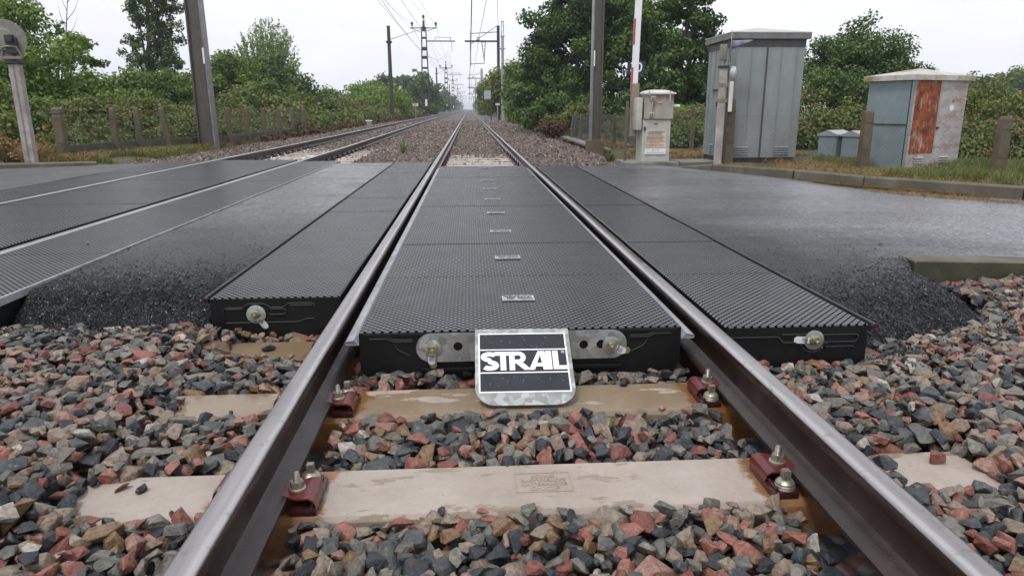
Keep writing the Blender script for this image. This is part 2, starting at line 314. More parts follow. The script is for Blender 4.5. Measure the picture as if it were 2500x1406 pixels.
# ------------------------------------------------------------------ builders
def tag(o, label=None, cat=None, group=None, kind=None):
    if label: o['label'] = label
    if cat: o['category'] = cat
    if group: o['group'] = group
    if kind: o['kind'] = kind
    return o
def empty(name, loc, label, cat, group=None, rz=0.0):
    o = bpy.data.objects.new(name, None); C.objects.link(o); o.location = loc; o.rotation_euler = (0, 0, rz); o.empty_display_size = .1
    return tag(o, label, cat, group)
class MB:
    def __init__(s): s.v = []; s.f = []; s.mi = []; s.cur = 0
    def add(s, verts, faces, T=None):
        n = len(s.v)
        for p in verts:
            p = Vector(p)
            s.v.append(tuple(T @ p if T is not None else p))
        for f in faces: s.f.append(tuple(i+n for i in f)); s.mi.append(s.cur)
        return s
    def box(s, x0, x1, y0, y1, z0, z1, T=None, ch=0.0):
        if ch <= 0:
            v = [(x, y, z) for z in (z0, z1) for y in (y0, y1) for x in (x0, x1)]
            return s.add(v, [(0, 2, 3, 1), (4, 5, 7, 6), (0, 1, 5, 4), (2, 6, 7, 3), (0, 4, 6, 2), (1, 3, 7, 5)], T)
        bm = bmesh.new(); bmesh.ops.create_cube(bm, size=1)
        for q in bm.verts: q.co = Vector(((x0+x1)/2+q.co.x*(x1-x0), (y0+y1)/2+q.co.y*(y1-y0), (z0+z1)/2+q.co.z*(z1-z0)))
        bmesh.ops.bevel(bm, geom=list(bm.edges), offset=ch, segments=2, affect='EDGES', profile=.6)
        bm.verts.index_update(); vv = [tuple(q.co) for q in bm.verts]; ff = [tuple(q.index for q in f.verts) for f in bm.faces]; bm.free()
        return s.add(vv, ff, T)
    def prism(s, poly, z0, z1, T=None):       # poly in xy, extruded along z
        n = len(poly); v = [(x, y, z0) for x, y in poly]+[(x, y, z1) for x, y in poly]
        f = [tuple(range(n-1, -1, -1)), tuple(range(n, 2*n))]+[(i, (i+1) % n, n+(i+1) % n, n+i) for i in range(n)]
        return s.add(v, f, T)
    def lathe(s, prof, seg=20, T=None):       # (r, z) profile about z
        v = []; f = []
        for r, z in prof:
            for k in range(seg): a = 2*math.pi*k/seg; v.append((r*math.cos(a), r*math.sin(a), z))
        for i in range(len(prof)-1):
            for k in range(seg): f.append((i*seg+k, i*seg+(k+1) % seg, (i+1)*seg+(k+1) % seg, (i+1)*seg+k))
        f.append(tuple(range(seg-1, -1, -1))); f.append(tuple((len(prof)-1)*seg+k for k in range(seg)))
        return s.add(v, f, T)
    def tube(s, pts, r, seg=6, T=None, cap=True):
        pts = [Vector(p) for p in pts]; rr = r if isinstance(r, (list, tuple)) else [r]*len(pts); v = []; f = []
        for i, p in enumerate(pts):
            d = (pts[min(i+1, len(pts)-1)]-pts[max(i-1, 0)]).normalized()
            a = d.cross(Vector((0, 0, 1))) if abs(d.z) < .95 else d.cross(Vector((1, 0, 0)))
            a.normalize(); b = d.cross(a)
            for k in range(seg): t = 2*math.pi*k/seg; v.append(tuple(p+a*(rr[i]*math.cos(t))+b*(rr[i]*math.sin(t))))
        for i in range(len(pts)-1):
            for k in range(seg): f.append((i*seg+k, i*seg+(k+1) % seg, (i+1)*seg+(k+1) % seg, (i+1)*seg+k))
        if cap: f.append(tuple(range(seg-1, -1, -1))); f.append(tuple((len(pts)-1)*seg+k for k in range(seg)))
        return s.add(v, f, T)
    def build(s, name, mats, parent=None, smooth=False, loc=None, angle=35):
        me = bpy.data.meshes.new(name); me.from_pydata(s.v, [], s.f); me.update()
        bm = bmesh.new(); bm.from_mesh(me); bmesh.ops.recalc_face_normals(bm, faces=list(bm.faces)); bm.to_mesh(me); bm.free()
        for m in (mats if isinstance(mats, (list, tuple)) else [mats]): me.materials.append(MS[m] if isinstance(m, str) else m)
        if any(s.mi): me.polygons.foreach_set('material_index', s.mi)
        if smooth:
            me.polygons.foreach_set('use_smooth', [True]*len(me.polygons))
            try: me.set_sharp_from_angle(angle=R(angle))
            except Exception: pass
        o = bpy.data.objects.new(name, me); C.objects.link(o)
        if parent: o.parent = parent
        if loc is not None: o.location = loc
        return o
def bigmesh(name, V, F, mat, rv=None, parent=None, smooth=False):
    """V (n,3), F (m,k) numpy; rv one value per vertex."""
    me = bpy.data.meshes.new(name); k = F.shape[1]
    me.vertices.add(len(V)); me.vertices.foreach_set('co', V.astype(np.float32).ravel())
    me.loops.add(F.size); me.loops.foreach_set('vertex_index', F.astype(np.int32).ravel())
    me.polygons.add(len(F)); me.polygons.foreach_set('loop_start', np.arange(0, F.size, k, dtype=np.int32))
    if rv is not None:
        a = me.attributes.new('rv', 'FLOAT', 'POINT'); a.data.foreach_set('value', rv.astype(np.float32))
    me.materials.append(MS[mat]); me.update(calc_edges=True)
    me.polygons.foreach_set('use_smooth', [smooth]*len(F))
    o = bpy.data.objects.new(name, me); C.objects.link(o)
    if parent: o.parent = parent
    return o
def copy_tree(o, parent=None):
    c = o.copy(); C.objects.link(c); c.parent = parent
    for ch in [x for x in o.children]: copy_tree(ch, c)
    return c
ORD = ['first', 'second', 'third', 'fourth', 'fifth', 'sixth', 'seventh', 'eighth', 'ninth', 'tenth', 'eleventh', 'twelfth', 'thirteenth', 'fourteenth', 'fifteenth',
       'sixteenth', 'seventeenth', 'eighteenth', 'nineteenth', 'twentieth', 'twenty-first', 'twenty-second', 'twenty-third', 'twenty-fourth', 'twenty-fifth', 'twenty-sixth', 'twenty-seventh', 'twenty-eighth', 'twenty-ninth', 'thirtieth']
def sm(a, b, x): t = np.clip((x-a)/(b-a), 0, 1); return t*t*(3-2*t)
def vnoise(x, y, s=1.0, seed=0):
    x = np.asarray(x, float)*s; y = np.asarray(y, float)*s; xi = np.floor(x).astype(int); yi = np.floor(y).astype(int); fx = x-xi; fy = y-yi
    def h(a, b): q = np.sin(a*127.1+b*311.7+seed*74.7)*43758.5453; return q-np.floor(q)
    fx = fx*fx*(3-2*fx); fy = fy*fy*(3-2*fy)
    return (h(xi, yi)*(1-fx)+h(xi+1, yi)*fx)*(1-fy)+(h(xi, yi+1)*(1-fx)+h(xi+1, yi+1)*fx)*fy
def grid(name, xs, ys, zf, mat, parent=None):
    X, Y = np.meshgrid(xs, ys); Z = zf(X, Y); V = np.stack([X, Y, Z], -1).reshape(-1, 3)
    n, m = len(xs), len(ys); i = np.arange(n-1)[None, :]+np.arange(m-1)[:, None]*n; i = i.ravel()
    return bigmesh(name, V, np.stack([i, i+1, i+n+1, i+n], 1), mat, parent=parent, smooth=True)
def text_mesh(body, size, T, name, mat, parent, depth=.0005, offset=0.0, xs=1.0):
    cu = bpy.data.curves.new(name, 'FONT'); cu.body = body; cu.size = size; cu.align_x = 'CENTER'; cu.align_y = 'CENTER'; cu.extrude = depth; cu.offset = offset; cu.resolution_u = 3
    tmp = bpy.data.objects.new('tmp_text', cu); C.objects.link(tmp)
    me = bpy.data.meshes.new_from_object(tmp.evaluated_get(bpy.context.evaluated_depsgraph_get()))
    bpy.data.objects.remove(tmp); me.transform(T @ Matrix.Diagonal((xs, 1, 1, 1))); me.materials.clear(); me.materials.append(MS[mat])
    o = bpy.data.objects.new(name, me); C.objects.link(o); o.parent = parent; return o

# ------------------------------------------------------------------ ground, ballast bed, road
def gz(x, y):
    x = np.asarray(x, float); y = np.asarray(y, float)
    z = np.full(np.broadcast(x, y).shape, -.42)
    z = z+(.42-.12)*sm(-5.4, -6.0, x) if False else z
    z = np.where(x < -5.0, -.42+.31*sm(6.15, 6.75, -x), z)
    rb = np.where(y < 11, 2.9+0*x, 3.0+.03*np.minimum(np.maximum(y-11, 0), 25))
    z = np.where(x > 0, -.42+.40*sm(0, .7, x-rb+.35), z)
    z = z-.11*((x > 2)*sm(12, 22, y))
    return z+.03*(vnoise(x, y, .9)-.5)*(np.abs(x) > 5.6)
xs = np.unique(np.concatenate([np.arange(-20, 20.01, .25), -np.geomspace(20, 900, 26), np.geomspace(20, 900, 26)]))
ys = np.unique(np.concatenate([np.arange(-3, 40, .3), np.geomspace(40, 2500, 50)]))
def gz2(x, y):        # keep the earth under the road
    z = gz(x, y); road = ((x > 1.3) & (x < 9) & (y > 3.8) & (y < 11.2)) | ((x < -5) & (x > -16) & (y < 12.0) & (y > 3))
    kl = kerb_line(x); road2 = (x > 1.3) & (y < kl+.2) & (y > 3.6)
    near = (y < 3.9) & (x > 0)
    z = np.where(near, np.minimum(z, -.42), z)
    return np.where(road2 | ((x < -5) & (x > -18) & (y < 12.1)), np.minimum(z, -.3), z)
kp = [G(1600, 412, -.06), G(1740, 402, .05), G(1940, 416, .05), G(2112, 432, .05), G(2500, 458, .05)]
kx = [p[0] for p in kp]; ky = [p[1] for p in kp]
dx = kx[-1]-kx[-2]; dy = ky[-1]-ky[-2]; kx.append(kx[-1]+dx*5); ky.append(ky[-1]+dy*5); kx = np.array(kx); ky = np.array(ky)
def kerb_line(x): return np.where(np.asarray(x) < kx[0], 10.62, np.interp(x, kx, ky))
tag(grid('ground', xs, ys, gz2, 'ground'), kind='structure')
def bedz(x, y):
    z = np.full(x.shape, -.255)
    z = z-.2*sm(2.6, 3.4, x)*(y > 10)-.12*sm(6.5, 7.0, -x)+.05*sm(4.9, 5.5, -x)
    return z+.02*(vnoise(x, y, 6)-.5)+.02*sm(40, 60, y)+.045*sm(25, 45, y)
bx = np.linspace(-6.75, 3.6, 60)
tag(grid('ballast_bed', bx, np.concatenate([np.arange(10.3, 40, .25), np.geomspace(40, 1500, 60)]), bedz, 'ballbed'), kind='structure')
tag(grid('ballast_bed', np.linspace(-4.5, 6, 80), np.arange(-2, 4.6, .12), lambda x, y: np.full(x.shape, -.30)+.02*(vnoise(x, y, 8)-.5), 'ballbed'), kind='structure')

def roadz(x, y):
    z = np.zeros(x.shape)-.004
    z = z-.075*sm(2.2, 4.6, x)-.055*sm(5.6, 8.5, -x)
    return z+.006*(vnoise(x, y, 1.3)-.5)+.0025*(vnoise(x, y, 14, 3)-.5)
def asphalt_patch(name, x0, x1, near, far, nx, ny, slump, depth, edge=False):
    X = np.linspace(x0, x1, nx)[None, :].repeat(ny, 0); t = np.linspace(0, 1, ny)**1.7
    n = near(X[0]); f = far(X[0]); Y = n[None, :]+(f-n)[None, :]*t[:, None]
    Z = roadz(X, Y)
    if slump is not None:
        w, dp = slump(X), depth(X); d = Y-n[None, :]; k = 1-sm(0, 1, np.clip(d/w, 0, 1)**.8)
        Z = Z-dp*k+.022*(vnoise(X, Y, 22, 5)-.5)*(k > .02)+.03*(vnoise(X, Y, 9, 2)-.5)*k
    V = np.stack([X, Y, Z], -1).reshape(-1, 3); i = (np.arange(nx-1)[None, :]+np.arange(ny-1)[:, None]*nx).ravel()
    return bigmesh(name, V, np.stack([i, i+1, i+nx+1, i+nx], 1), 'asphalt', smooth=True)
ERX = [1.40, 1.6, 1.9, 2.15, 2.37, 2.46, 2.42]; ERY = [2.66, 2.67, 2.78, 2.92, 3.12, 3.35, 3.70]
EP = np.stack([np.interp(np.linspace(0, 6, 200), range(7), ERX), np.interp(np.linspace(0, 6, 200), range(7), ERY)], 1)
EL = np.stack([np.linspace(-3.2, -1.38, 150), np.full(150, 3.075)], 1)
def slumped(X, Y, edge, w, dp):
    if edge is None: return roadz(X, Y)
    d = np.full(X.shape, 9.0)
    for ex, ey in edge: d = np.minimum(d, np.hypot(X-ex, Y-ey))
    d = d+.07*(vnoise(X, Y, 7, 2)-.5)+.03*(vnoise(X, Y, 21, 6)-.5); k = 1-np.clip(d/w, 0, 1); k = k**1.5*(1.35-.35*k); k = k*np.where(X > 0, 1-sm(3.60, 3.82, Y), 1.0)
    return roadz(X, Y)-dp*k+0*d+.020*(vnoise(X, Y, 24, 5)-.5)*(k > .01)
def sheet(name, X, Y, Z):
    ny, nx = X.shape; i = (np.arange(nx-1)[None, :]+np.arange(ny-1)[:, None]*nx).ravel()
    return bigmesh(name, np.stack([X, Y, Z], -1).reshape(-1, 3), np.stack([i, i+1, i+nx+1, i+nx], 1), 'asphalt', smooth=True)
def patch(name, x0, x1, near, far, nx, ny, edge=None, w=.3, dp=.22):
    X = np.linspace(x0, x1, nx)[None, :].repeat(ny, 0); t = np.linspace(0, 1, ny)**1.6; Y = near(X[0])[None, :]+(far(X[0])-near(X[0]))[None, :]*t[:, None]
    Z = slumped(X, Y, edge, w, dp) if edge is not None else roadz(X, Y)
    return tag(sheet(name, X, Y, Z), kind='structure')
nearR = lambda x: np.interp(x, ERX, ERY)
nearL = lambda x: 3.075+0*x
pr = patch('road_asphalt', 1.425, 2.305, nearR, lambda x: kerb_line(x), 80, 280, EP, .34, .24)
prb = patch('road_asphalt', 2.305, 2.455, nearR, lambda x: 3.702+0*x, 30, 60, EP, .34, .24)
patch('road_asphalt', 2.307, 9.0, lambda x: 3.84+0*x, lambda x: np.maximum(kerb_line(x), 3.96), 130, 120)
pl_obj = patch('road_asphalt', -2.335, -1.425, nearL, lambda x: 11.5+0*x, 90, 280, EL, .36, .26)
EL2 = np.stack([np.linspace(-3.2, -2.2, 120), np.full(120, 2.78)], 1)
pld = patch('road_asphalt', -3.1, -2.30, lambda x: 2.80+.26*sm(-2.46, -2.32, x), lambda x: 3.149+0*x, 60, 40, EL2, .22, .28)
lx = np.linspace(-16, -5.27, 60)
tag(grid('road_surface', lx, np.linspace(2, 12.4, 60), lambda x, y: roadz(x, y)-.05*sm(11.2, 12.4, y), 'old'), kind='structure')

# ------------------------------------------------------------------ rails
PROF = [(-.020, 0), (-.0275, -.0025), (-.0318, -.009), (-.0325, -.016), (-.0325, -.034), (-.030, -.039), (-.011, -.049), (-.0085, -.060), (-.0085, -.108), (-.013, -.121), (-.030, -.131), (-.064, -.1385), (-.067, -.142), (-.067, -.153)]
PROF = PROF+[(-x, z) for x, z in reversed(PROF)]
def drift(y): return -.30*float(sm(14, 55, y))
def make_rail(x, label, dr=False, z=0.0, top='top'):
    ysr = [.3]+list(np.arange(1, 20, .5))+list(np.geomspace(20, 900, 36)); n = len(PROF); v = []; f = []; mi = []
    for yy in ysr:
        for px, pz in PROF: v.append((x+px+(drift(yy) if dr else 0), yy, pz+z))
    for i in range(len(ysr)-1):
        for k in range(n):
            f.append((i*n+k, i*n+(k+1) % n, (i+1)*n+(k+1) % n, (i+1)*n+k)); mi.append(1 if k in (0, 1, n-2, n-3, n-1) else 0)
    f.append(tuple(range(n))); mi.append(0)
    b = MB(); b.v = v; b.f = f; b.mi = mi
    o = b.build('rail', ['rail', top], smooth=True, angle=40); return tag(o, label, 'rail', 'rails of the two tracks')
# profile index 13->14 is the foot underside, n-1 closes the top
make_rail(-.75, 'steel rail with shiny worn head along the left edge of the logo panels')
make_rail(.75, 'steel rail with worn head and brown foot along the right edge of the logo panels', top='top2')
make_rail(-3.06, 'near rail of the other track, lying in a black flangeway', True, top='top3')
make_rail(-4.58, 'far rail of the other track, with a bright head line', True, top='top4')

# ------------------------------------------------------------------ sleepers
def sleeper(x, y, mat, label, zt=-.19, half=1.28, group='concrete sleepers under the tracks', detail=False):
    b = MB(); w = .113
    top = [(-half+.10, -w), (-half, -w*.55), (-half, w*.55), (-half+.10, w), (half-.10, w), (half, w*.55), (half, -w*.55), (half-.10, -w)]
    top = [(-half+.012, -w), (-half, -w+.02), (-half, w-.02), (-half+.012, w), (half-.012, w), (half, w-.02), (half, -w+.02), (half-.012, -w)]
    rings = [(-.22, 1.0, .150), (-.018, 1.0, .128), (-.004, 1.0, .118), (0, 1, .112)]
    v = []; 
    for z, sx, ww in rings:
        for px, py in top: v.append((px*(1+(.03 if z < -.01 else .002)), py*ww/w, z))
    n = 8; f = [(i*n+k, i*n+(k+1) % n, (i+1)*n+(k+1) % n, (i+1)*n+k) for i in range(len(rings)-1) for k in range(n)]
    f.append(tuple(3*n+k for k in range(n))); b.add(v, f)
    o = b.build('sleeper', mat, loc=(x, y, zt)); tag(o, label, 'sleeper', group); return o
S0 = 1.7575
s1 = sleeper(0, S0, 'sl1', 'dry beige concrete sleeper with a stamped maker panel, nearest of all')
s2 = sleeper(0, S0+.6, 'sl2', 'wet beige concrete sleeper with puddles, under the foot of the logo sign')
s3 = sleeper(0, S0+1.2, 'sl3', 'soaked brown concrete sleeper running under the rubber panels')
# moulded maker panel on the nearest sleeper
fr = MB()
for (a, b_, c, d) in ((-.081, .079, -.0025, 0), (-.081, .079, .0985, .101), (-.081, -.0785, 0, .0985), (.0765, .079, 0, .0985)):
    fr.box(a, b_, c+1.719-S0, d+1.719-S0, -.0005, .0022)
fo = fr.build('stamp_frame', 'sl1', s1)
def flat(x, y, z, rz=0, k=1): return Matrix.Translation((x, y, z)) @ Matrix.Rotation(rz, 4, 'Z')
text_mesh('SNCF', .030, flat(0, 1.7335-S0, .0006), 'stamp_text', 'sl1', s1, .0014, .0006, 1.15)
text_mesh('SATEBA-STE', .022, flat(0, 1.757-S0, .0006), 'stamp_text', 'sl1', s1, .0014, .0004, 1.1)
text_mesh('SATEBA-STE', .022, flat(0, 1.781-S0, .0006, math.pi), 'stamp_text', 'sl1', s1, .0014, .0004, 1.1)
text_mesh('SNCF', .024, flat(0, 1.803-S0, .0006, math.pi), 'stamp_text', 'sl1', s1, .0014, .0006, 1.15)
far_sl = []
for k in range(9):
    y = 11.18+.6*k
    o = sleeper(0, y, 'slf', f'pale concrete sleeper of the logo track, {ORD[k]} beyond the rubber panels', zt=-.160-.002*k); far_sl.append(o)
for k in range(12):
    y = 12.75+.6*k
    o = s3.copy(); C.objects.link(o); o.data = far_sl[0].data; o.location = (-3.82+drift(y), y, -.160-.002*k)
    o['label'] = f'pale concrete sleeper of the other track, {ORD[k]} beyond the rubber panels'

# ------------------------------------------------------------------ rail fasteners
def hexpoly(r, n=6, a0=0): return [(r*math.cos(a0+2*math.pi*k/n), r*math.sin(a0+2*math.pi*k/n)) for k in range(n)]
def fastener(label):
    """one side of a rail seat; local x points away from the rail, origin on the sleeper top at the rail centre line"""
    t = empty('rail_fastener', (0, 0, 0), label, 'rail fastener', 'rail fasteners')
    b = MB(); b.box(.068, .142, -.085, .085, 0, .020, ch=.006); b.box(.126, .132, -.078, .078, .018, .030, ch=.002); b.build('baseplate', 'plate', t, True)
    # sprung clip: runs up off the rail foot then curls down
    prof = [(.036, .057), (.060, .053), (.085, .047), (.105, .050), (.123, .051), (.136, .043), (.142, .026)]
    v = []; f = []; th = .005
    for i, (px, pz) in enumerate(prof):
        h = .036+.020*min(1, i/3.0)
        for s_ in (-1, 1): v.append((px, s_*h-.028, pz)); v.append((px, s_*h-.028, pz-th))
    n = len(prof)
    for i in range(n-1):
        a = i*4; c = a+4
        f += [(a, c, c+2, a+2), (a+1, a+3, c+3, c+1), (a, a+1, c+1, c), (a+2, c+2, c+3, a+3)]
    f += [(0, 2, 3, 1), ((n-1)*4, (n-1)*4+1, (n-1)*4+3, (n-1)*4+2)]
    clip = MB().add(v, f).build('clip', 'red', t, True)
    T = Matrix.Translation((.084, -.030, 0))
    b = MB(); b.lathe([(.021, .047), (.023, .049), (.023, .054), (.019, .056)], 20, T); b.prism(hexpoly(.0185), .056, .073, T)
    nut = b.build('nut', 'boltm', t, True)
    b = MB(); pr = []
    for k in range(6): pr += [(.0095, .073+.004*k), (.0080, .075+.004*k)]
    pr += [(.007, .0985), (.004, .100)]
    b.lathe(pr, 12, T); b.build('bolt', 'boltm', t, True)
    T = Matrix.Translation((.100, .060, 0))
    b = MB(); b.lathe([(.027, .020), (.028, .024), (.026, .028), (.0275, .031), (.025, .035)], 24, T); b.build('washer', 'boltm', t, True)
    b = MB(); b.lathe([(.025, .035), (.0255, .039), (.020, .046), (.012, .049)], 24, T)
    b.add([(sx*.0105*(1 if z < .06 else .93), sy*.0105*(1 if z < .06 else .93), z) for z in (.048, .074) for sx, sy in ((-1, -1), (1, -1), (1, 1), (-1, 1))],
          [(0, 1, 5, 4), (1, 2, 6, 5), (2, 3, 7, 6), (3, 0, 4, 7), (4, 5, 6, 7)], T)
    b.build('coach_screw', 'boltm', t, True)
    return t
fast0 = fastener('x'); used = False
def put_fast(rx, y, side, z, label, light=False):
    """side=+1: lies to the right of the rail"""
    global used
    if not used: o = fast0; used = True
    else: o = copy_tree(fast0)
    # rotated half a turn about the rail, clip and screw swap over
    o.location = (rx, y-.035, z); o.rotation_euler = (R(0), 0, 0 if side > 0 else math.pi)
    o['label'] = label; return o
NM = {-.75: 'left rail', .75: 'right rail'}
for k in range(3):
    for rx in (-.75, .75):
        for side in (1, -1):
            inner = (rx < 0) == (side > 0)
            if k == 2 and (inner or rx > 0): continue
            if rx > 0 and side > 0: continue
            put_fast(rx, S0+.6*k, side, -.19, f'red clip and bolts {"inside" if inner else "outside"} the {NM[rx]} on the {["dry stamped sleeper", "sleeper under the sign", "soaked brown sleeper"][k]}')
def make_far_fast():
    t = empty('rail_fastener', (0, 0, 0), 'x', 'rail fastener', 'distant rail fasteners')
    b = MB()
    b.box(.066, .142, -.08, .08, 0, .022); b.box(.05, .135, -.07, .02, .05, .058); b.lathe([(.018, .058), (.018, .085), (.008, .086), (.008, .115)], 8, Matrix.Translation((.088, -.03, 0)))
    b.lathe([(.027, .02), (.025, .04), (.011, .048), (.011, .075)], 8, Matrix.Translation((.1, .055, 0))); b.build('clip', 'plate', t)
    return t
ff = make_far_fast(); fused = False
for rx, y0, n, nm, base in ((-.75, 11.18, 9, 'left rail of the logo track', 0), (.75, 11.18, 9, 'right rail of the logo track', 0), (-3.06, 12.75, 12, 'near rail of the other track', 1), (-4.58, 12.75, 12, 'far rail of the other track', 1)):
    for k in range(n):
        for side in (1, -1):
            if rx == -4.58 and side < 0: continue
            o = ff if not fused else copy_tree(ff); fused = True
            y = y0+.6*k; o.location = (rx+(drift(y) if base else 0), y, -.175-.003*k); o.rotation_euler = (0, 0, 0 if side > 0 else math.pi)
            inner = (side > 0) if rx in (-.75, -4.58) else (side < 0)
            o['label'] = f'dark fastener {"inside" if inner else "outside"} the {nm}, {ORD[k]} beyond the panels'

# ------------------------------------------------------------------ crossing panels
def recess_front(b, x0, x1, yf, pts, depth=.012): pass
def panel(name_label, x0, x1, y0, y1, group, kind, fancy=False, lips=(0, 0)):
    t = empty('rubber_panel', ((x0+x1)/2, (y0+y1)/2, 0), name_label, 'crossing panel', group)
    hx = (x1-x0)/2; hy = (y1-y0)/2; g = .0025; jog = .004*(random.random()-.5)
    b = MB()
    # body with undercut sides
    v = []; sec = [(-hx+.03, -.205), (-hx, -.15), (-hx, -.006), (hx, -.006), (hx, -.15), (hx-.03, -.205)]
    for yy in (-hy+g, hy-g):
        for px, pz in sec: v.append((px, yy, pz))
    n = 6; f = [(k, (k+1) % n, n+(k+1) % n, n+k) for k in range(n)]+[tuple(range(n)), tuple(range(2*n-1, n-1, -1))]
    b.add(v, f)
    b.build('body', 'rubber', t)
    tz = jog
    b = MB(); e = .006
    b.add([(-hx, -hy+g, -.006), (hx, -hy+g, -.006), (hx, hy-g, -.006), (-hx, hy-g, -.006), (-hx+e, -hy+g+.003, tz), (hx-e, -hy+g+.003, tz), (hx-e, hy-g-.003, tz), (-hx+e, hy-g-.003, tz)],
          [(0, 1, 5, 4), (1, 2, 6, 5), (2, 3, 7, 6), (3, 0, 4, 7), (4, 5, 6, 7)])
    b.build('tread_surface', 'tread', t)
    for s_ in lips:
        if not s_: continue
        b = MB(); xa = hx*s_; T = Matrix.Identity(4)
        v = [(xa, -hy-.006, -.052), (xa, -hy-.006, -.008), (xa+s_*.006, -hy-.006, -.012), (xa+s_*.020, -hy-.012, -.030), (xa+s_*.050, -hy-.010, -.036), (xa+s_*.055, -hy-.006, -.042), (xa+s_*.050, -hy-.006, -.052)]
        v2 = [(p[0], hy-.003, p[2]) for p in v]; n = 7
        f = [(k, (k+1) % n, n+(k+1) % n, n+k) for k in range(n)]+[tuple(range(n)), tuple(range(2*n-1, n-1, -1))]
        b.add(v+v2, f); b.build('flange_lip', 'lip', t)
    return t
YC = 2.60; cpan = []
for k in range(9):
    cpan.append(panel('black studded rubber panel between the rails, nearest, carrying the logo sign' if k == 0 else f'black studded rubber panel between the rails, {ORD[k]} from the logo sign',
          -.635, .635, YC+.9*k, YC+.9*(k+1), 'rubber panels between the rails', 'c', lips=(-1, 1)))
for k in range(9):
    panel(f'black studded rubber panel outside the left rail, {ORD[k]} from the near end', -1.395, -.805, 3.155+.9*k*1.03, 3.155+.9*(k+1)*1.03, 'rubber panels outside the left rail', 'l')
for k in range(9):
    panel(f'black studded rubber panel outside the right rail, {ORD[k]} from the near end', .805, 1.385, 2.565+.9*k, 2.565+.9*(k+1), 'rubber panels outside the right rail', 'r')
for k in range(8):
    L_ = 1.16
    panel(f'wide rubber panel between the rails of the other track, {ORD[k]} from the near end', -4.47, -3.15, 3.15+1.15*k, 3.15+1.15*(k+1), 'rubber panels between the other rails', 'c')
    panel(f'rubber panel on the near side of the other track, {ORD[k]} from the near end', -3.0, -2.36, 3.15+1.105*k, 3.15+1.105*(k+1), 'rubber panels beside the other track', 'l')
    panel(f'rubber panel on the far side of the other track, {ORD[k]} from the near end', -5.24, -4.64, 3.15+1.13*k, 3.15+1.13*(k+1), 'rubber panels beyond the other track', 'r')

# edge rods between panels and asphalt
def rod(x, y0, y1, label, mat='steel'):
    t = empty('edge_rod', (x, y0, 0), label, 'edge rod', 'rods along the panel edges')
    MB().box(-.007, .007, 0, y1-y0, -.03, .006, ch=.002).build('bar', mat, t)
    MB().lathe([(.006, 0), (.011, .002), (.011, .010), (.006, .012)], 10, Matrix.Translation((0, -.001, -.004)) @ Matrix.Rotation(R(90), 4, 'X')).build('end_cap', 'plate' if mat == 'steel' else 'lip', t)
rod(-1.410, 3.155, 11.45, 'thin dark steel rod along the left panel edge')
rod(1.402, 2.565, 10.66, 'thin dark steel rod along the right panel edge')
rod(-2.347, 3.13, 11.9, 'pale metal strip between the other track panels and fresh asphalt', 'lip')

# moulded ribs on the near panel fronts (raised outline of a stepped recess)
def rib_path(parent, yf, pts, r=.0036, ox=0, name='moulded_rib'):
    b = MB(); b.tube([(x-ox, yf, z) for x, z in pts], r, 6); return b.build(name, 'rib', parent, True)
def rounded(pts, r=.012, n=4):
    out = []
    for i, p in enumerate(pts):
        if i in (0, len(pts)-1): out.append(p); continue
        a = Vector(pts[i-1]); b_ = Vector(p); c = Vector(pts[i+1]); d1 = (a-b_).normalized(); d2 = (c-b_).normalized()
        for k in range(n+1):
            t = k/n; q = (b_+d1*r)*(1-t)**2+b_*2*t*(1-t)+(b_+d2*r)*t*t; out.append((q.x, q.y))
    return out
cp = cpan[0]; oy = YC-(YC+.45)-.0005
def R_(pts, par, ox, yf): rib_path(par, yf, rounded(pts), ox=ox)
for s_ in (1, -1):
    R_([(s_*.60, -.022), (s_*.52, -.022), (s_*.505, -.034), (s_*.43, -.034)], cp, 0, oy)
    R_([(s_*.595, -.030), (s_*.525, -.030), (s_*.508, -.042), (s_*.43, -.042)], cp, 0, oy)
    R_([(s_*.50, -.052), (s_*.49, -.075), (s_*.44, -.10)], cp, 0, oy)
MB().box(-.40, .40, -.012, 0, -.168, -.150, Matrix.Translation((0, oy, 0)), ch=.004).build('lower_ledge', 'rubber', cp)
MB().box(-.62, .62, -.02, 0, -.022, -.008, Matrix.Translation((0, oy+.016, 0)), ch=.003).build('upper_ledge', 'rubber', cp)
lp = [o for o in C.objects if o.get('label', '').startswith('black studded rubber panel outside the left rail, first')][0]
rp = [o for o in C.objects if o.get('label', '').startswith('black studded rubber panel outside the right rail, first')][0]
ly = 3.155-lp.location.y-.0005; ry = 2.565-rp.location.y-.0005
R_([(-1.335, -.105), (-1.34, -.058), (-1.325, -.048), (-1.25, -.048), (-1.225, -.030), (-1.15, -.030), (-1.125, -.048), (-1.06, -.048), (-1.045, -.030), (-.93, -.030), (-.922, -.045)], lp, lp.location.x, ly)
R_([(-1.33, -.055), (-1.25, -.055)], lp, lp.location.x, ly)
R_([(-1.125, -.056), (-1.055, -.056), (-1.05, -.075), (-1.065, -.082), (-1.13, -.082)], lp, lp.location.x, ly)
R_([(-1.035, -.040), (-.935, -.040)], lp, lp.location.x, ly)
R_([(-1.33, -.12), (-1.0, -.12), (-.96, -.105), (-.93, -.105)], lp, lp.location.x, ly)
R_([(.83, -.045), (1.02, -.045), (1.035, -.070), (1.115, -.070)], rp, rp.location.x, ry)
R_([(1.205, -.070), (1.34, -.070), (1.345, -.045), (1.335, -.040), (1.19, -.040)], rp, rp.location.x, ry)
R_([(1.03, -.036), (1.13, -.036)], rp, rp.location.x, ry)
R_([(1.11, -.072)]+[(1.16+.052*math.cos(a), -.062-.05*math.sin(a)) for a in np.linspace(.15, math.pi-.15, 9)][::-1]+[(1.215, -.072)], rp, rp.location.x, ry)
R_([(1.215, -.09), (1.33, -.09)], rp, rp.location.x, ry)

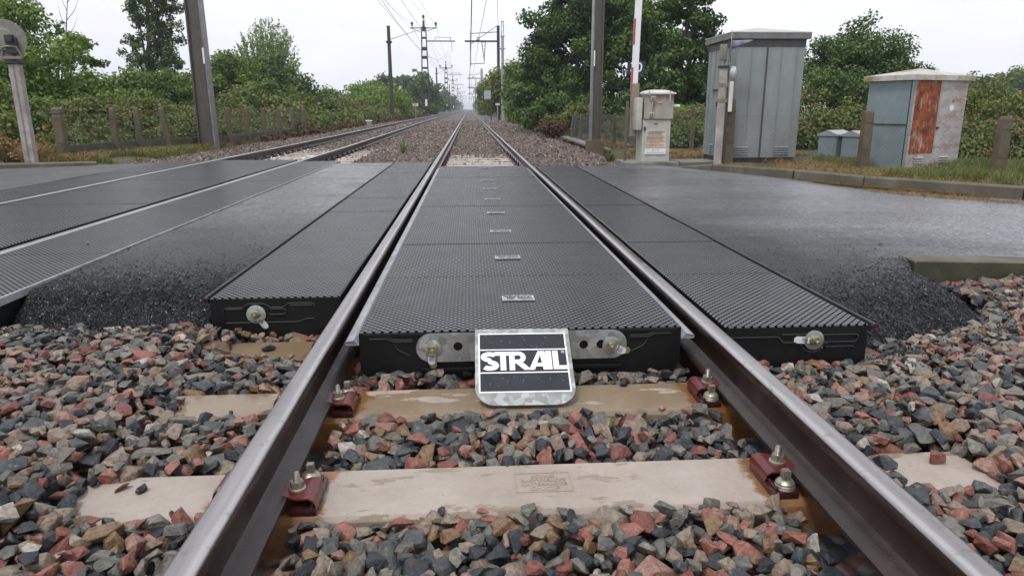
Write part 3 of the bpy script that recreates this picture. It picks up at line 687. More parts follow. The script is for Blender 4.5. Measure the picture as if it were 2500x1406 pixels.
def frontT(x, y, z): return Matrix.Translation((x, y, z)) @ Matrix.Rotation(R(90), 4, 'X')     # local z -> -y (towards the camera)
def tension_bolt(x, y, z, ang, label, tagmats=('tag',), wr=.040):
    t = empty('tension_bolt', (x, y, z), label, 'bolt', 'bolts on the panel ends')
    F = Matrix.Rotation(R(90), 4, 'X')
    MB().lathe([(wr, 0), (wr, .004), (wr-.002, .005)], 36, F).build('washer', 'galv', t, True)
    MB().lathe([(.0215, .005), (.021, .010), (.016, .012)], 24, F).prism(hexpoly(.0165, 6, .3), .012, .026, F).build('nut', 'zinc', t, True)
    MB().lathe([(.0095, .026), (.0095, .040), (.008, .042)], 14, F).build('stud', 'zinc', t, True)
    for i, mt in enumerate(tagmats):
        A = Matrix.Rotation(R(90), 4, 'X') @ Matrix.Rotation(ang+(.12*i), 4, 'Z')
        L_ = (.080 if wr > .038 else .066)+.016*(mt == 'brown'); w = .0145
        b = MB().prism([(.012, -.009), (.030, -w), (L_-.01, -w*.95), (L_, -w*.45), (L_, w*.5), (L_-.008, w), (.030, w), (.012, .009)], .007-.001*i, .0078-.001*i, A @ Matrix.Rotation(R(6), 4, 'Y')); b.build('tag', mt, t)
        if mt == 'tag':
            b = MB()
            for q in range(6): b.box(.028+.004*q, .0298+.004*q, -w*.7, w*(.7 if q % 2 else .3), .0079, .0081, A @ Matrix.Rotation(R(6), 4, 'Y'))
            b.build('tag_print', 'ink', t)
    return t
tension_bolt(-1.190, 3.152, -.080, R(-58), 'bolt with round washer and white tag on the left panel end', wr=.044)
tension_bolt(1.163, 2.562, -.060, R(178), 'bolt with round washer and white tag on the right panel end', wr=.040)
# steel strap carrying the sign
t = empty('steel_strap', (0, YC-.006, -.067), 'long galvanised strap with rounded ends bolted across the panel end', 'strap')
bm = bmesh.new()
def ring(cx, cz, r, n=20): return [bm.verts.new((cx+r*math.cos(2*math.pi*k/n), 0, cz+r*math.sin(2*math.pi*k/n))) for k in range(n)]
outl = [bm.verts.new((x, 0, z)) for x, z in [(-.357+.058*math.cos(a), .058*math.sin(a)) for a in np.linspace(math.pi/2, 3*math.pi/2, 14)]+[(.357+.058*math.cos(a), .058*math.sin(a)) for a in np.linspace(-math.pi/2, math.pi/2, 14)]]
loops = [outl, ring(-.252, .004, .018), ring(.243, 0, .018), ring(.312, .0, .018)]
es = []
for lp_ in loops:
    for i in range(len(lp_)): es.append(bm.edges.new((lp_[i], lp_[(i+1) % len(lp_)])))
bmesh.ops.triangle_fill(bm, use_beauty=True, use_dissolve=False, edges=es)
rr_ = bmesh.ops.extrude_face_region(bm, geom=list(bm.faces)); bmesh.ops.translate(bm, verts=[v for v in rr_['geom'] if isinstance(v, bmesh.types.BMVert)], vec=(0, -.006, 0))
bmesh.ops.recalc_face_normals(bm, faces=list(bm.faces)); me = bpy.data.meshes.new('strap_plate'); bm.to_mesh(me); bm.free(); me.materials.append(MS['galv'])
so_ = bpy.data.objects.new('strap_plate', me); C.objects.link(so_); so_.parent = t
tension_bolt(-.350, YC-.013, -.069, R(-97), 'bolt with hanging white and brown tags at the left end of the strap', ('tag', 'brown'), .035)
tension_bolt(.352, YC-.013, -.070, R(-28), 'bolt with slanting white and brown tags at the right end of the strap', ('tag', 'brown'), .035)

# ------------------------------------------------------------------ logo sign
def arcpts(cx, cy, rx, ry, a0, a1, n=14): return [(cx+rx*math.cos(R(a0+(a1-a0)*k/n)), cy+ry*math.sin(R(a0+(a1-a0)*k/n))) for k in range(n+1)]
def strip(outer, inner): 
    n = len(outer); return outer+inner, [(i, i+1, n+i+1, n+i) for i in range(n-1)]
def logo_letters():       # cap height 1, returns list of (verts, faces) and total width
    out = []; w = .235
    # S drawn as a fat stroke
    cl = arcpts(.40, .735, .265, .145, 20, 180, 12)[:]+arcpts(.40, .735, .265, .165, 180, 262, 6)[1:]+arcpts(.42, .262, .27, .165, 82, 0, 6)+arcpts(.42, .262, .27, .145, 0, -150, 12)[1:]
    L_, R2 = [], []
    for i, p in enumerate(cl):
        a = Vector(cl[max(0, i-1)]); b = Vector(cl[min(len(cl)-1, i+1)]); d = (b-a).normalized(); nn = Vector((-d.y, d.x)); hw = .117
        L_.append((p[0]+nn.x*hw, p[1]+nn.y*hw)); R2.append((p[0]-nn.x*hw, p[1]-nn.y*hw))
    out.append(strip(L_, R2))
    q = lambda *p: (list(p), [tuple(range(len(p)))])
    out.append(q((.62, .79), (1.36, .79), (1.36, 1.0), (.62, 1.0))); out.append(q((.87, 0), (1.12, 0), (1.12, .79), (.87, .79)))
    x = 1.36
    out.append(q((x-.10, 0), (x+.14, 0), (x+.14, .79), (x-.10, .79))); out.append(q((x, .79), (x+.30, .79), (x+.30, 1), (x, 1)))
    out.append(strip(arcpts(x+.30, .675, .33, .325, 90, -90, 14), arcpts(x+.30, .675, .11, .115, 90, -90, 14)))
    out.append(q((x+.14, .35), (x+.30, .35), (x+.30, .56), (x+.14, .56)))
    out.append(q((x+.20, .35), (x+.52, .37), (x+.86, 0), (x+.54, 0)))
    x = 1.97
    out.append(q((x+.12, 0), (x+.38, 0), (x+.72, 1.0), (x+.56, 1.0))); out.append(q((x+.56, 1.0), (x+.86, 1.0), (x+1.02, 0), (x+.76, 0), (x+.66, .72)))
    out.append(q((x+.40, .17), (x+.75, .17), (x+.72, .36), (x+.47, .36)))
    out.append(q((x+.90, 0), (x+1.15, 0), (x+1.15, 1.0), (x+.90, 1.0)))
    x = 3.165
    out.append(q((x, 0), (x+.25, 0), (x+.25, 1.0), (x, 1.0))); out.append(q((x+.25, 0), (x+.62, 0), (x+.62, .21), (x+.25, .21)))
    return out, x+.62
def put_logo(name, mat, parent, T, w, h, dz=.0):
    L_, tw = logo_letters(); b = MB()
    for i, (v, f) in enumerate(L_):
        z = dz+.00015*i; n = len(v)
        b.add([((x/tw-.5)*w, (y-.5)*h, z) for x, y in v], f, T)
    return b.build(name, mat, parent)
p0 = Vector((-.005, 2.572, .006)); pb = Vector((-.0, 2.265, -.176)); dn = (pb-p0); LEN = dn.length; dn.normalize()
sx = Vector((1, 0, 0)); nrm = sx.cross(-dn).normalized()
sg = bpy.data.objects.new('logo_sign', None); C.objects.link(sg)
Ms = Matrix.Identity(4)
for i in range(3): Ms[i][0] = sx[i]; Ms[i][1] = -dn[i]; Ms[i][2] = nrm[i]; Ms[i][3] = p0[i]
sg.matrix_world = Ms @ Matrix.Rotation(R(-.9), 4, 'Z'); tag(sg, 'galvanised plate with white lettering on black, leaning on the nearest rubber panel', 'sign')
hw = .180; LN = LEN; rc = .075
pl = [(-hw, 0), (-hw, -LN+rc)]+[(-hw+rc-rc*math.cos(a), -LN+rc-rc*math.sin(a)) for a in np.linspace(.15, math.pi/2, 8)]+[(hw-rc+rc*math.sin(a), -LN+rc-rc*math.cos(a)) for a in np.linspace(0, math.pi/2-.15, 8)]+[(hw, -LN+rc), (hw, 0)]
MB().prism(pl, 0, .004).build('plate', 'galv', sg)
def rct(x0, x1, y0, y1, z0, z1, mat, name): return MB().box(x0, x1, y0, y1, z0, z1).build(name, mat, sg)
V0, V1, Va, Vb = -.023, -.303, -.105, -.213
rct(-.168, .166, V1, V0, .0045, .0052, 'signw', 'sticker')
b = MB()
for (a, c) in ((V0-.006, Va+.003), (Va-.003, Vb+.003), (Vb-.003, V1+.006)): b.box(-.162, .160, c, a, .0054, .0057)
b.build('black_field', 'black', sg)
put_logo('lettering', 'signw', sg, Matrix.Translation((.0, (Va+Vb)/2, .0059)), .322, .088)
b = MB(); v, f = strip(arcpts(.149, -.119, .0062, .0062, 0, 360, 20), arcpts(.149, -.119, .005, .005, 0, 360, 20)); b.add([(x, y, .0062) for x, y in v], f); b.build('registered_ring', 'signw', sg)
text_mesh('R', .009, Matrix.Translation((.149, -.119, .0062)), 'registered_letter', 'signw', sg, .0001)
b = MB()
for k in range(26):
    x = random.uniform(-.15, .15); y = random.choice([random.uniform(Va+.008, V0-.01), random.uniform(V1+.01, Vb-.008)]); a = random.uniform(-.8, .8); l = random.uniform(.001, .006)
    b.prism([(x, y), (x+l*math.cos(a), y+l*math.sin(a)), (x+l*math.cos(a), y+l*math.sin(a)+.0008), (x, y+.0008)], .0058, .0059)
b.build('scratches', 'tag', sg)

# small reversed logos moulded into the rubber between the rails
for k in range(9):
    par = cpan[k]; p = par.location; T = Matrix.Translation((.015, .0-.0, .0042)) @ Matrix.Rotation(math.pi, 4, 'Z')
    zc = .0
    lb = MB(); lb.box(-.073, .073, -.043, .043, -.002, .0006, T); lb.build('logo_plate', 'plpale', par)
    lb = MB(); lb.box(-.067, .067, .0290, .0350, .0008, .0012, T); lb.build('logo_bar', 'rib', par)
    lb = MB(); lb.box(-.067, .067, -.0350, -.0290, .0008, .0012, T); lb.build('logo_bar', 'rib', par)
    put_logo('logo_lettering', 'rib', par, T, .130, .040, .0012)

# ------------------------------------------------------------------ stones
def rock(seed, n=14, bev=.05, sub=False, flat_=.7):
    r = random.Random(seed); bm = bmesh.new()
    sx, sy, sz = 1, r.uniform(.62, .95), r.uniform(.45, .85)*flat_/.7
    for _ in range(n):
        while True:
            p = Vector((r.uniform(-1, 1), r.uniform(-1, 1), r.uniform(-1, 1)))
            if .55 < p.length < 1.12: break
        bm.verts.new((p.x*sx, p.y*sy, p.z*sz))
    g = bmesh.ops.convex_hull(bm, input=list(bm.verts))
    bmesh.ops.delete(bm, geom=[v for v in bm.verts if not v.link_faces], context='VERTS')
    bmesh.ops.dissolve_limit(bm, angle_limit=R(14), verts=list(bm.verts), edges=list(bm.edges))
    if bev: bmesh.ops.bevel(bm, geom=list(bm.edges), offset=bev, segments=1, affect='EDGES', clamp_overlap=True)
    bmesh.ops.triangulate(bm, faces=list(bm.faces))
    bm.verts.index_update(); V = np.array([v.co for v in bm.verts]); F = np.array([[v.index for v in f.verts] for f in bm.faces]); bm.free()
    s_ = np.abs(V).max(0); V = V/s_.max(); return V, F
ROCKS = [rock(100+i, 12+i % 6, .035, False, .62) for i in range(34)]; LOW = [rock(300+i, 8, 0) for i in range(12)]
def rots(n, tilt=1.0):
    q = rng.normal(size=(n, 4)); q /= np.linalg.norm(q, axis=1)[:, None]; w, x, y, z = q.T
    return np.stack([np.stack([1-2*(y*y+z*z), 2*(x*y-z*w), 2*(x*z+y*w)], -1), np.stack([2*(x*y+z*w), 1-2*(x*x+z*z), 2*(y*z-x*w)], -1), np.stack([2*(x*z-y*w), 2*(y*z+x*w), 1-2*(x*x+y*y)], -1)], 1)
def flatrots(n, t=.5):
    a = rng.uniform(0, 2*np.pi, n); ca, sa = np.cos(a), np.sin(a); b = rng.normal(0, t, n); c = rng.normal(0, t, n)
    Z = np.zeros(n); O = np.ones(n)
    Rz = np.stack([np.stack([ca, -sa, Z], -1), np.stack([sa, ca, Z], -1), np.stack([Z, Z, O], -1)], 1)
    Rx = np.stack([np.stack([O, Z, Z], -1), np.stack([Z, np.cos(b), -np.sin(b)], -1), np.stack([Z, np.sin(b), np.cos(b)], -1)], 1)
    Ry = np.stack([np.stack([np.cos(c), Z, np.sin(c)], -1), np.stack([Z, O, Z], -1), np.stack([-np.sin(c), Z, np.cos(c)], -1)], 1)
    return Rz @ Rx @ Ry
def merge(protos, which, pos, size, rot, name, mat, rv):
    Vs, Fs, Rs = [], [], []; off = 0
    for i, (V, F) in enumerate(protos):
        idx = np.where(which == i)[0]
        if not len(idx): continue
        VV = np.einsum('nij,vj->nvi', rot[idx], V)*size[idx][:, None, None]+pos[idx][:, None, :]
        n = len(V); FF = F[None]+(np.arange(len(idx))*n)[:, None, None]+off; off += n*len(idx)
        Vs.append(VV.reshape(-1, 3)); Fs.append(FF.reshape(-1, 3)); Rs.append(np.repeat(rv[idx], n))
    return bigmesh(name, np.concatenate(Vs), np.concatenate(Fs), mat, np.concatenate(Rs))
# near ballast: stones dropped one by one on a height map
HX0, HY0, RES = -3.4, .8, .006; NX, NY = int(7.6/RES), int(3.4/RES)
H = np.full((NY, NX), -.30); TG = np.full((NY, NX), -.165)
gx = HX0+(np.arange(NX)+.5)*RES; gy = HY0+(np.arange(NY)+.5)*RES; GX, GY = np.meshgrid(gx, gy)
TG += .035*(vnoise(GX, GY, 2.3, 9)-.5)-.040*(np.abs(GX) < .68)
TG += .02*sm(1.0, 1.4, np.abs(GX))
OBST = np.zeros((NY, NX), bool)
for k in range(3):
    m = (np.abs(GY-S0-.6*k) < .118) & (np.abs(GX) < 1.28); H[m] = -.19
    OBST |= m
for rx in (-.75, .75):
    m = np.abs(GX-rx) < .075; H[m] = -.02; TG[m] = -.5
    TG[(np.abs(GX-rx) < .15)] -= .02
hid = ((GY > 2.585) & (np.abs(GX) < .72)) | ((GY > 3.14) & (GX > -1.42) & (GX < -.72)) | ((GY > 2.55) & (GX > .72) & (GX < 1.40))
deep = ((GY > 2.75) & (np.abs(GX) < .72)) | ((GY > 3.3) & (GX > -1.42) & (GX < -.72)) | ((GY > 2.72) & (GX > .72) & (GX < 1.40))
TG[hid] = -.215; TG[deep] = -.9
nr = np.interp(GX[0], ERX, ERY)
m = (GX > 1.4) & (GX < 2.45) & (GY > nr[None, :]+.05); H[m] = np.maximum(H[m], -.2+.2*sm(0, .4, (GY-nr[None, :]))[m]); TG[m] = -.9
TG[(GX > 2.2) & (GY > 3.69)] = -.9
m = (GX < -1.42) & (GY > 3.12); TG[m] = -.9
TG += .03*sm(2.4, 3.0, GX)
# visible wedge only
halfw = .95*(GY*.74)+.38; cxv = CX+GY*.06
TG[np.abs(GX-cxv) > halfw+1.0] = -.9
# sleepers kept clear of stones, except their outer ends
slfree = OBST & (np.abs(GX) < .66)
leftfree = OBST & (GX < -.83) & (GX > np.where(GY > 2.6, -1.27, np.where(GY > 2.1, -1.27+.12*vnoise(GX, GY, 8), -1.24+.10*vnoise(GX, GY, 6))))
rightpatch = OBST & (GX > 1.0) & (GX < 1.24) & (GY < 1.86) & (GY > 1.66) & (vnoise(GX, GY, 6, 3) > .30)
near_l = (GX < -.83) & (GX > -1.35) & (GY > 1.35); TG[near_l] -= .035
TG[(GX > .98) & (GX < 1.30) & (GY > 1.5) & (GY < 1.9)] -= .03
for z_ in (slfree, leftfree, rightpatch): TG[z_] = -.9
TG[(GX < -2.4) & (GY > 2.86)] = -.9
N = 30000; cand = 0; P_, S_, R_3, K_ = [], [], [], []
ii = np.where(TG > -.5); order = rng.integers(0, len(ii[0]), N*5)
rotA = flatrots(N*5, .55); which = rng.integers(0, len(ROCKS), N*5); siz = np.clip(rng.lognormal(math.log(.0370), .38, N*5), .013, .066)
count = 0
for q in range(N*5):
    iy, ix = ii[0][order[q]], ii[1][order[q]]
    if H[iy, ix] > TG[iy, ix]-.004: continue
    s_ = siz[q]; V = ROCKS[which[q]][0] @ rotA[q].T*s_
    ex = np.abs(V).max(0); rx_, ry_ = int(ex[0]*.80/RES), int(ex[1]*.80/RES); y0, y1, x0, x1 = iy-ry_, iy+ry_+1, ix-rx_, ix+rx_+1
    if y0 < 0 or x0 < 0 or y1 > NY or x1 > NX: continue
    if TG[y0:y1:3, x0:x1:3].min() < -.5 and H[y0:y1:3, x0:x1:3].max() > -.2: 
        # touches a kept-clear area: only allow if small
        if (TG[y0:y1:2, x0:x1:2] < -.5).mean() > .18: continue
    sub = H[y0:y1, x0:x1]; yy, xx = np.mgrid[-ry_:ry_+1, -rx_:rx_+1]; e2 = (xx/(rx_+.5))**2+(yy/(ry_+.5))**2; msk = e2 < 1
    dome = np.sqrt(np.clip(1-e2, 0, 1))*ex[2]*.86
    rest = (sub+dome)[msk]; zc = np.percentile(rest, 80)
    if zc+ex[2] > TG[iy, ix]+.042: continue
    sub[msk] = np.maximum(sub[msk], (zc+dome)[msk]); P_.append((HX0+(ix+.5)*RES, HY0+(iy+.5)*RES, zc)); S_.append(s_); R_3.append(rotA[q]); K_.append(which[q]); count += 1
    if count >= N: break
print('near stones', count, 'covered', float((H[TG > -.5] > -.24).mean()))
rvn = rng.uniform(0, 1, count)
st = merge(ROCKS, np.array(K_), np.array(P_), np.array(S_), np.array(R_3), 'gravel', 'stone', rvn)
tag(st, kind='stuff')
# ballast beyond the crossing
def scatter_far(y0, y1, dens, size, name, xl, xr):
    n = int((y1-y0)*(xr-xl)*dens); x = rng.uniform(xl, xr, n); y = rng.uniform(y0, y1, n)
    d = np.array([drift(v) for v in y])
    keep = np.ones(n, bool)
    for rx, dd in ((-.75, 0), (.75, 0), (-3.06, 1), (-4.58, 1)): keep &= np.abs(x-rx-d*dd) > .085
    def onsl(xc, ys0, k, dd): 
        kk = np.round((y-ys0)/.6); return (kk >= 0) & (kk < k) & (np.abs(y-ys0-.6*kk) < .095) & (np.abs(x-xc-d*dd) < 1.2) & (rng.uniform(0, 1, n) > .12+.07*kk) & ((np.abs(x-xc-d*dd) < .60) | (rng.uniform(0, 1, n) > .6))
    keep &= ~onsl(0, 11.18, 7, 0); keep &= ~onsl(-3.82, 12.75, 9, 1)
    bank = np.where(x > 0, 2.55+.035*np.minimum(y-11, 12)+.15*vnoise(y, y*0, .7), 9); keep &= x < bank
    keep &= x > -6.45-.25*vnoise(y, y*0, .6, 4); keep &= (y > 12.45) | (x > -2.35)
    keep &= ~((y < 11.62) & (x < -1.39) & (x > -2.36)) & ~((y < 12.1) & (x < -1.39) & (x < -2.3)) & ~((y < 11.5) & (x < -.79) & (x > -1.42))
    x, y, d = x[keep], y[keep], d[keep]; n = len(x); s = size*np.clip(rng.lognormal(0, .25, n), .6, 1.6)
    z = bedz(x, y)+.045+.02*rng.uniform(0, 1, n)+.012*(vnoise(x, y, 3)-.5)
    z = z+.03*((x > .8) & (x < 2.2)) + .03*((x > -2.4) & (x < -.9))
    z = np.where(((np.abs(x) < 1.3) & (y < 15.2)) | ((np.abs(x+3.82-d) < 1.3) & (y < 18.5)), z-.006, z)
    z = np.minimum(z, -.125)
    o = merge(LOW, rng.integers(0, len(LOW), n), np.stack([x, y, z], -1), s, flatrots(n, .5), name, 'stone', rng.uniform(0, 1, n)); return tag(o, kind='stuff')
scatter_far(10.72, 18, 900, .029, 'gravel', -6.8, 3.3)
scatter_far(18, 30, 420, .036, 'gravel', -6.8, 3.7)
scatter_far(30, 60, 130, .052, 'gravel', -6.4, 4.0)
# crumbs of asphalt on the broken edges
def crumbs(n, fx, name):
    x, y, z = fx(n); n = len(x); s = np.clip(rng.lognormal(math.log(.0048), .3, n), .0025, .010)
    o = merge(LOW, rng.integers(0, len(LOW), n), np.stack([x, y, z], -1), s, rots(n), name, 'crumb', rng.uniform(0, 1, n)); return tag(o, kind='stuff')
def spread(n, x0, x1, nearf, y1, edge, w, fall, core):
    x = rng.uniform(x0, x1, n*4); d = np.abs(rng.exponential(1.0, n*4)); y = nearf(x)+np.where(rng.uniform(0, 1, n*4) < core, rng.uniform(0, .30, n*4), d*fall)
    keep = y < y1(x); x, y = x[keep][:n], y[keep][:n]; z = slumped(x, y, edge, w[0], w[1]); return x, y, z+rng.uniform(-.0035, .0030, len(x))-.0045*sm(.2, 1.1, y-nearf(x))
crumbs(52000, lambda n: spread(n, -2.33, -1.43, nearL, lambda x: 9+0*x, EL, (.36, .26), .45, .40), 'asphalt_gravel')
crumbs(8000, lambda n: spread(n, -3.0, -2.31, lambda x: 2.80+.26*sm(-2.46, -2.32, x), lambda x: 3.15+0*x, EL2, (.22, .28), .1, .9), 'asphalt_gravel')
crumbs(40000, lambda n: spread(n, 1.43, 2.305, nearR, lambda x: 9+0*x, EP, (.34, .24), .45, .40), 'asphalt_gravel')
crumbs(12000, lambda n: spread(n, 2.305, 2.455, nearR, lambda x: 3.70+0*x, EP, (.34, .24), .3, .5), 'asphalt_gravel')
def loose(n):
    x = rng.uniform(1.35, 2.9, n); y = np.interp(x, [1.35, 1.9, 2.3, 2.5, 2.9], [2.55, 2.74, 2.98, 3.35, 3.45])-np.abs(rng.normal(0, .10, n)); ix = ((x-HX0)/RES).astype(int); iy = ((y-HY0)/RES).astype(int)
    return x, y, H[iy, ix]+.002
crumbs(1500, loose, 'asphalt_gravel')
def loosel(n):
    x = rng.uniform(-2.5, -1.4, n); y = 3.08-np.abs(rng.normal(0, .05, n)); ix = ((x-HX0)/RES).astype(int); iy = ((y-HY0)/RES).astype(int)
    return x, y, H[iy, ix]+.002
crumbs(900, loosel, 'asphalt_gravel')
# single stones one can point at
def lone(px, py, z, s, rv, label, k):
    p = G(px, py, z); V, F = ROCKS[k]; o = bigmesh('stone', V*s, F, 'stone', np.full(len(V), rv)); o.location = (p[0], p[1], z+s*.45); o.rotation_euler = (.2, .1, k); tag(o, label, 'stone')
lone(657, 856, -.19, .026, .05, 'dark stone lying on the soaked brown sleeper', 3)
lone(1523, 940, -.19, .024, .15, 'dark grey stone on the wet sleeper to the right of the sign', 5)
lone(213, 596, 0, .016, .55, 'small beige pebble on the rubber panel of the other track', 7)
lone(2290, 1128, -.19, .030, .80, 'large red stone lying on the sleeper end right of the right rail', 6)
lone(300, 1195, -.19, .022, .83, 'small red stone on the left end of the nearest sleeper', 8)
lone(345, 1200, -.19, .020, .14, 'dark chip beside the small red stone on the nearest sleeper', 11)
lone(2150, 597, -.004, .016, .88, 'small reddish pebble on the fresh asphalt at the right', 9)
lone(323, 598, 0, .010, .9, 'tiny pebble on the pale strip beside the fresh asphalt', 2)


# ------------------------------------------------------------------ kerbs and slabs
def kerb_run(pts, w, hgt, label, side, z0s=None):
    b = MB(); V = []; n = len(pts)
    for i, p in enumerate(pts):
        d = Vector(pts[min(i+1, n-1)][:2])-Vector(pts[max(i-1, 0)][:2]); d.normalize(); nn = Vector((-d.y, d.x))*side
        zt = p[2]; q = Vector(p[:2])
        V += [(q.x, q.y, zt-hgt), (q.x, q.y, zt-.012), (q.x+nn.x*.012, q.y+nn.y*.012, zt), (q.x+nn.x*w, q.y+nn.y*w, zt), (q.x+nn.x*w, q.y+nn.y*w, zt-hgt)]
    f = [(i*5+k, i*5+(k+1) % 5, (i+1)*5+(k+1) % 5, (i+1)*5+k) for i in range(n-1) for k in range(5)]+[tuple(range(5)), tuple((n-1)*5+k for k in range(5))]
    o = b.add(V, f).build('kerb', 'kerb', smooth=False); return tag(o, label, 'kerb', 'kerb stones')
def lerp(a, b, t): return tuple(a[i]+(b[i]-a[i])*t for i in range(3))
K = [tuple(map(float, G(1600, 412, -.05))), tuple(map(float, G(1740, 402, .05))), tuple(map(float, G(1940, 416, .05))), tuple(map(float, G(2112, 432, .05))), tuple(map(float, G(2500, 458, .05)))]
kerb_run([K[0], lerp(K[0], K[1], .985)], .16, .22, 'tapering concrete kerb rising towards the grey signal post', 1)
kerb_run([K[1], lerp(K[1], K[2], .98)], .16, .22, 'mossy kerb stone in front of the tall grey cabinet', 1)
kerb_run([K[2], lerp(K[2], K[3], .98)], .16, .22, 'mossy kerb stone before the first fence post by the rusty cabinet', 1)
kerb_run([K[3], lerp(K[3], K[4], .5), K[4]], .16, .22, 'long mossy kerb stone along the grass in front of the rusty cabinet', 1)
K5 = lerp(K[3], K[4], 1.01); K6 = lerp(K[3], K[4], 2.2); kerb_run([K5, K6], .16, .22, 'last kerb stone running out of view beside the grass', 1)
sb = MB(); vv = []
for x_ in (2.31, 2.32, 2.9, 3.5, 4.3):
    zt_ = float(roadz(np.array([x_]), np.array([3.9]))[0])+.004-(.008 if x_ == 2.31 else 0); vv += [(x_, 3.705, -.22), (x_, 3.705, zt_-.008), (x_, 3.713, zt_), (x_, 3.87, zt_), (x_, 3.87, -.22)]
sb.add(vv, [(i*5+k, i*5+(k+1) % 5, (i+1)*5+(k+1) % 5, (i+1)*5+k) for i in range(4) for k in range(5)]+[(0, 1, 2, 3, 4), (20, 21, 22, 23, 24)])
sb.mi = [1 if k % 5 in (0, 4) or k == 20 or k == 21 else 0 for k in range(len(sb.f))]; sl_ = sb.build('kerb', ['kerb', mat_concrete('mossy_side', (.075, .068, .042), .6, .7, (.035, .036, .018))]); tag(sl_, 'flat pale concrete edging stone between fresh asphalt and loose ballast', 'kerb')
a = G(-40, 402, .02); b_ = G(235, 396, .0)
kerb_run([tuple(map(float, a)), tuple(map(float, b_))], .22, .25, 'worn kerb at the foot of the pinkish signal post', 1)
# cable duct lids on the right
def lid_run(n, p, q, label, w=.35):
    for k in range(n):
        u, v = lerp(p, q, k/n), lerp(p, q, (k+.985)/n); d = Vector((v[0]-u[0], v[1]-u[1], 0)).normalized(); nn = Vector((-d.y, d.x, 0))
        b = MB(); b.add([(u[0]+nn.x*a*w, u[1]+nn.y*a*w, u[2]+z) for z in (-.05, 0) for a in (0, 1)]+[(v[0]+nn.x*a*w, v[1]+nn.y*a*w, v[2]+z) for z in (-.05, 0) for a in (0, 1)],
              [(0, 1, 3, 2), (4, 6, 7, 5), (0, 2, 6, 4), (1, 5, 7, 3), (2, 3, 7, 6), (0, 4, 5, 1)])
        tag(b.build('concrete_slab', 'slab'), label+f', {ORD[k]} from the crossing', 'concrete slab', 'concrete cable duct lids')
lid_run(6, (2.98, 17.2, -.115), (3.05, 27.5, -.10), 'concrete cable duct lid at the edge of the ballast', -.30)
tag(MB().box(3.7, 4.4, 19.2, 19.8, -.16, -.06, ch=.01).build('duct_cover', 'slab'), 'low grey concrete cover lying before the red-brown bush', 'duct cover')
tag(MB().box(3.25, 4.6, 11.35, 12.0, -.2, -.01, ch=.01).build('concrete_pad', 'slab'), 'flat concrete pad between barrier machine and tall grey cabinet', 'concrete pad')

# ------------------------------------------------------------------ posts and fences
def fence_post(x, y, z, h, w, label, lean=(0, 0), cap=False, mat='post', group='concrete fence posts'):
    t = empty('fence_post', (x, y, z), label, 'fence post', group)
    w *= .74; hw = w/2; b = MB(); T = Matrix.Identity(4); T[0][2] = lean[0]; T[1][2] = lean[1]
    ring = lambda r, zz: [(-r, -r*.9, zz), (r, -r*.9, zz), (r, r*.9, zz), (-r, r*.9, zz)]
    v = []; lv = [(1, -.3), (1, h*.5), (.90, h-.035), (.75, h-.008), (.5, h)] if not cap else [(1, -.3), (.92, h-.16), (.80, h-.15), (.80, h-.12), (.98, h-.11), (.96, h-.035), (.5, h)]
    for r, zz in lv: v += ring(hw*r, zz)
    f = [(i*4+k, i*4+(k+1) % 4, i*4+4+(k+1) % 4, i*4+4+k) for i in range(len(lv)-1) for k in range(4)]+[(0, 3, 2, 1), tuple(len(v)-4+k for k in range(4))]
    b.add(v, f, T).build('post', mat, t)
    for zz in (.35, .8): MB().tube([(lean[0]*h*zz-hw*1.05, -hw*.95, h*zz), (lean[0]*h*zz+hw*1.05, -hw*.95, h*zz)], .003, 5).build('tie_wire', 'wire', t)
    return t
def mesh_fence(p, q, h, label, cell=.06, r=.0016, z0=.02, group='wire mesh fence bays'):
    p = Vector(p); q = Vector(q); L_ = (q-p).length; d = (q-p)/L_; b = MB(); v = []; f = []
    def seg(s0, za, s1, zb):
        a = p+d*s0+Vector((0, 0, za)); c = p+d*s1+Vector((0, 0, zb)); n = len(v); nn = Vector((-d.y, d.x, 0))*r; uu = (c-a).normalized().cross(nn).normalized()*r
        v.extend([tuple(a+nn), tuple(a-nn*.5+uu), tuple(a-nn*.5-uu), tuple(c+nn), tuple(c-nn*.5+uu), tuple(c-nn*.5-uu)]); f.extend([(n, n+1, n+4, n+3), (n+1, n+2, n+5, n+4), (n+2, n, n+3, n+5)])
    for s in np.arange(-h, L_, cell):
        a0, a1 = max(0, s), min(L_, s+h)
        if a1 > a0: seg(a0, z0+a0-s, a1, z0+a1-s); seg(a0, z0+h-(a0-s), a1, z0+h-(a1-s))
    for zz in (z0, z0+h*.5, z0+h): b.tube([p+Vector((0, 0, zz)), q+Vector((0, 0, zz))], r*1.4, 4)
    b.add(v, f); o = b.build('wire_mesh', 'wire'); return tag(o, label, 'wire fence', group)
LF = [(-8.11, 14.34, .23, 0, True), (-8.02, 16.29, .15, .0, False), (-7.80, 16.95, .15, .0, False), (-7.36, 17.5, .15, -.12, False), (-6.72, 19.9, .15, .0, False), (-6.80, 21.76, .15, 0, False),
      (-6.70, 23.2, .15, 0, False), (-6.66, 24.9, .15, 0, False), (-6.64, 26.7, .15, 0, False), (-6.62, 28.4, .2, .0, False)]
ln = ['thick capped mossy post at the start of the left fence', 'second post of the left fence, next to the thick capped one', 'third post of the left fence, slightly apart', 'leaning mossy post just left of the big catenary mast',
      'first post right of the big catenary mast', 'second post right of the big catenary mast', 'third post right of the big catenary mast', 'fourth post right of the big catenary mast', 'fifth post right of the big catenary mast', 'stout end post of the left fence, farthest from the road']
for (x, y, w, le, cp_), l_ in zip(LF, ln): fence_post(x, y, -.11, 1.0, w, l_, (le, 0), cp_)
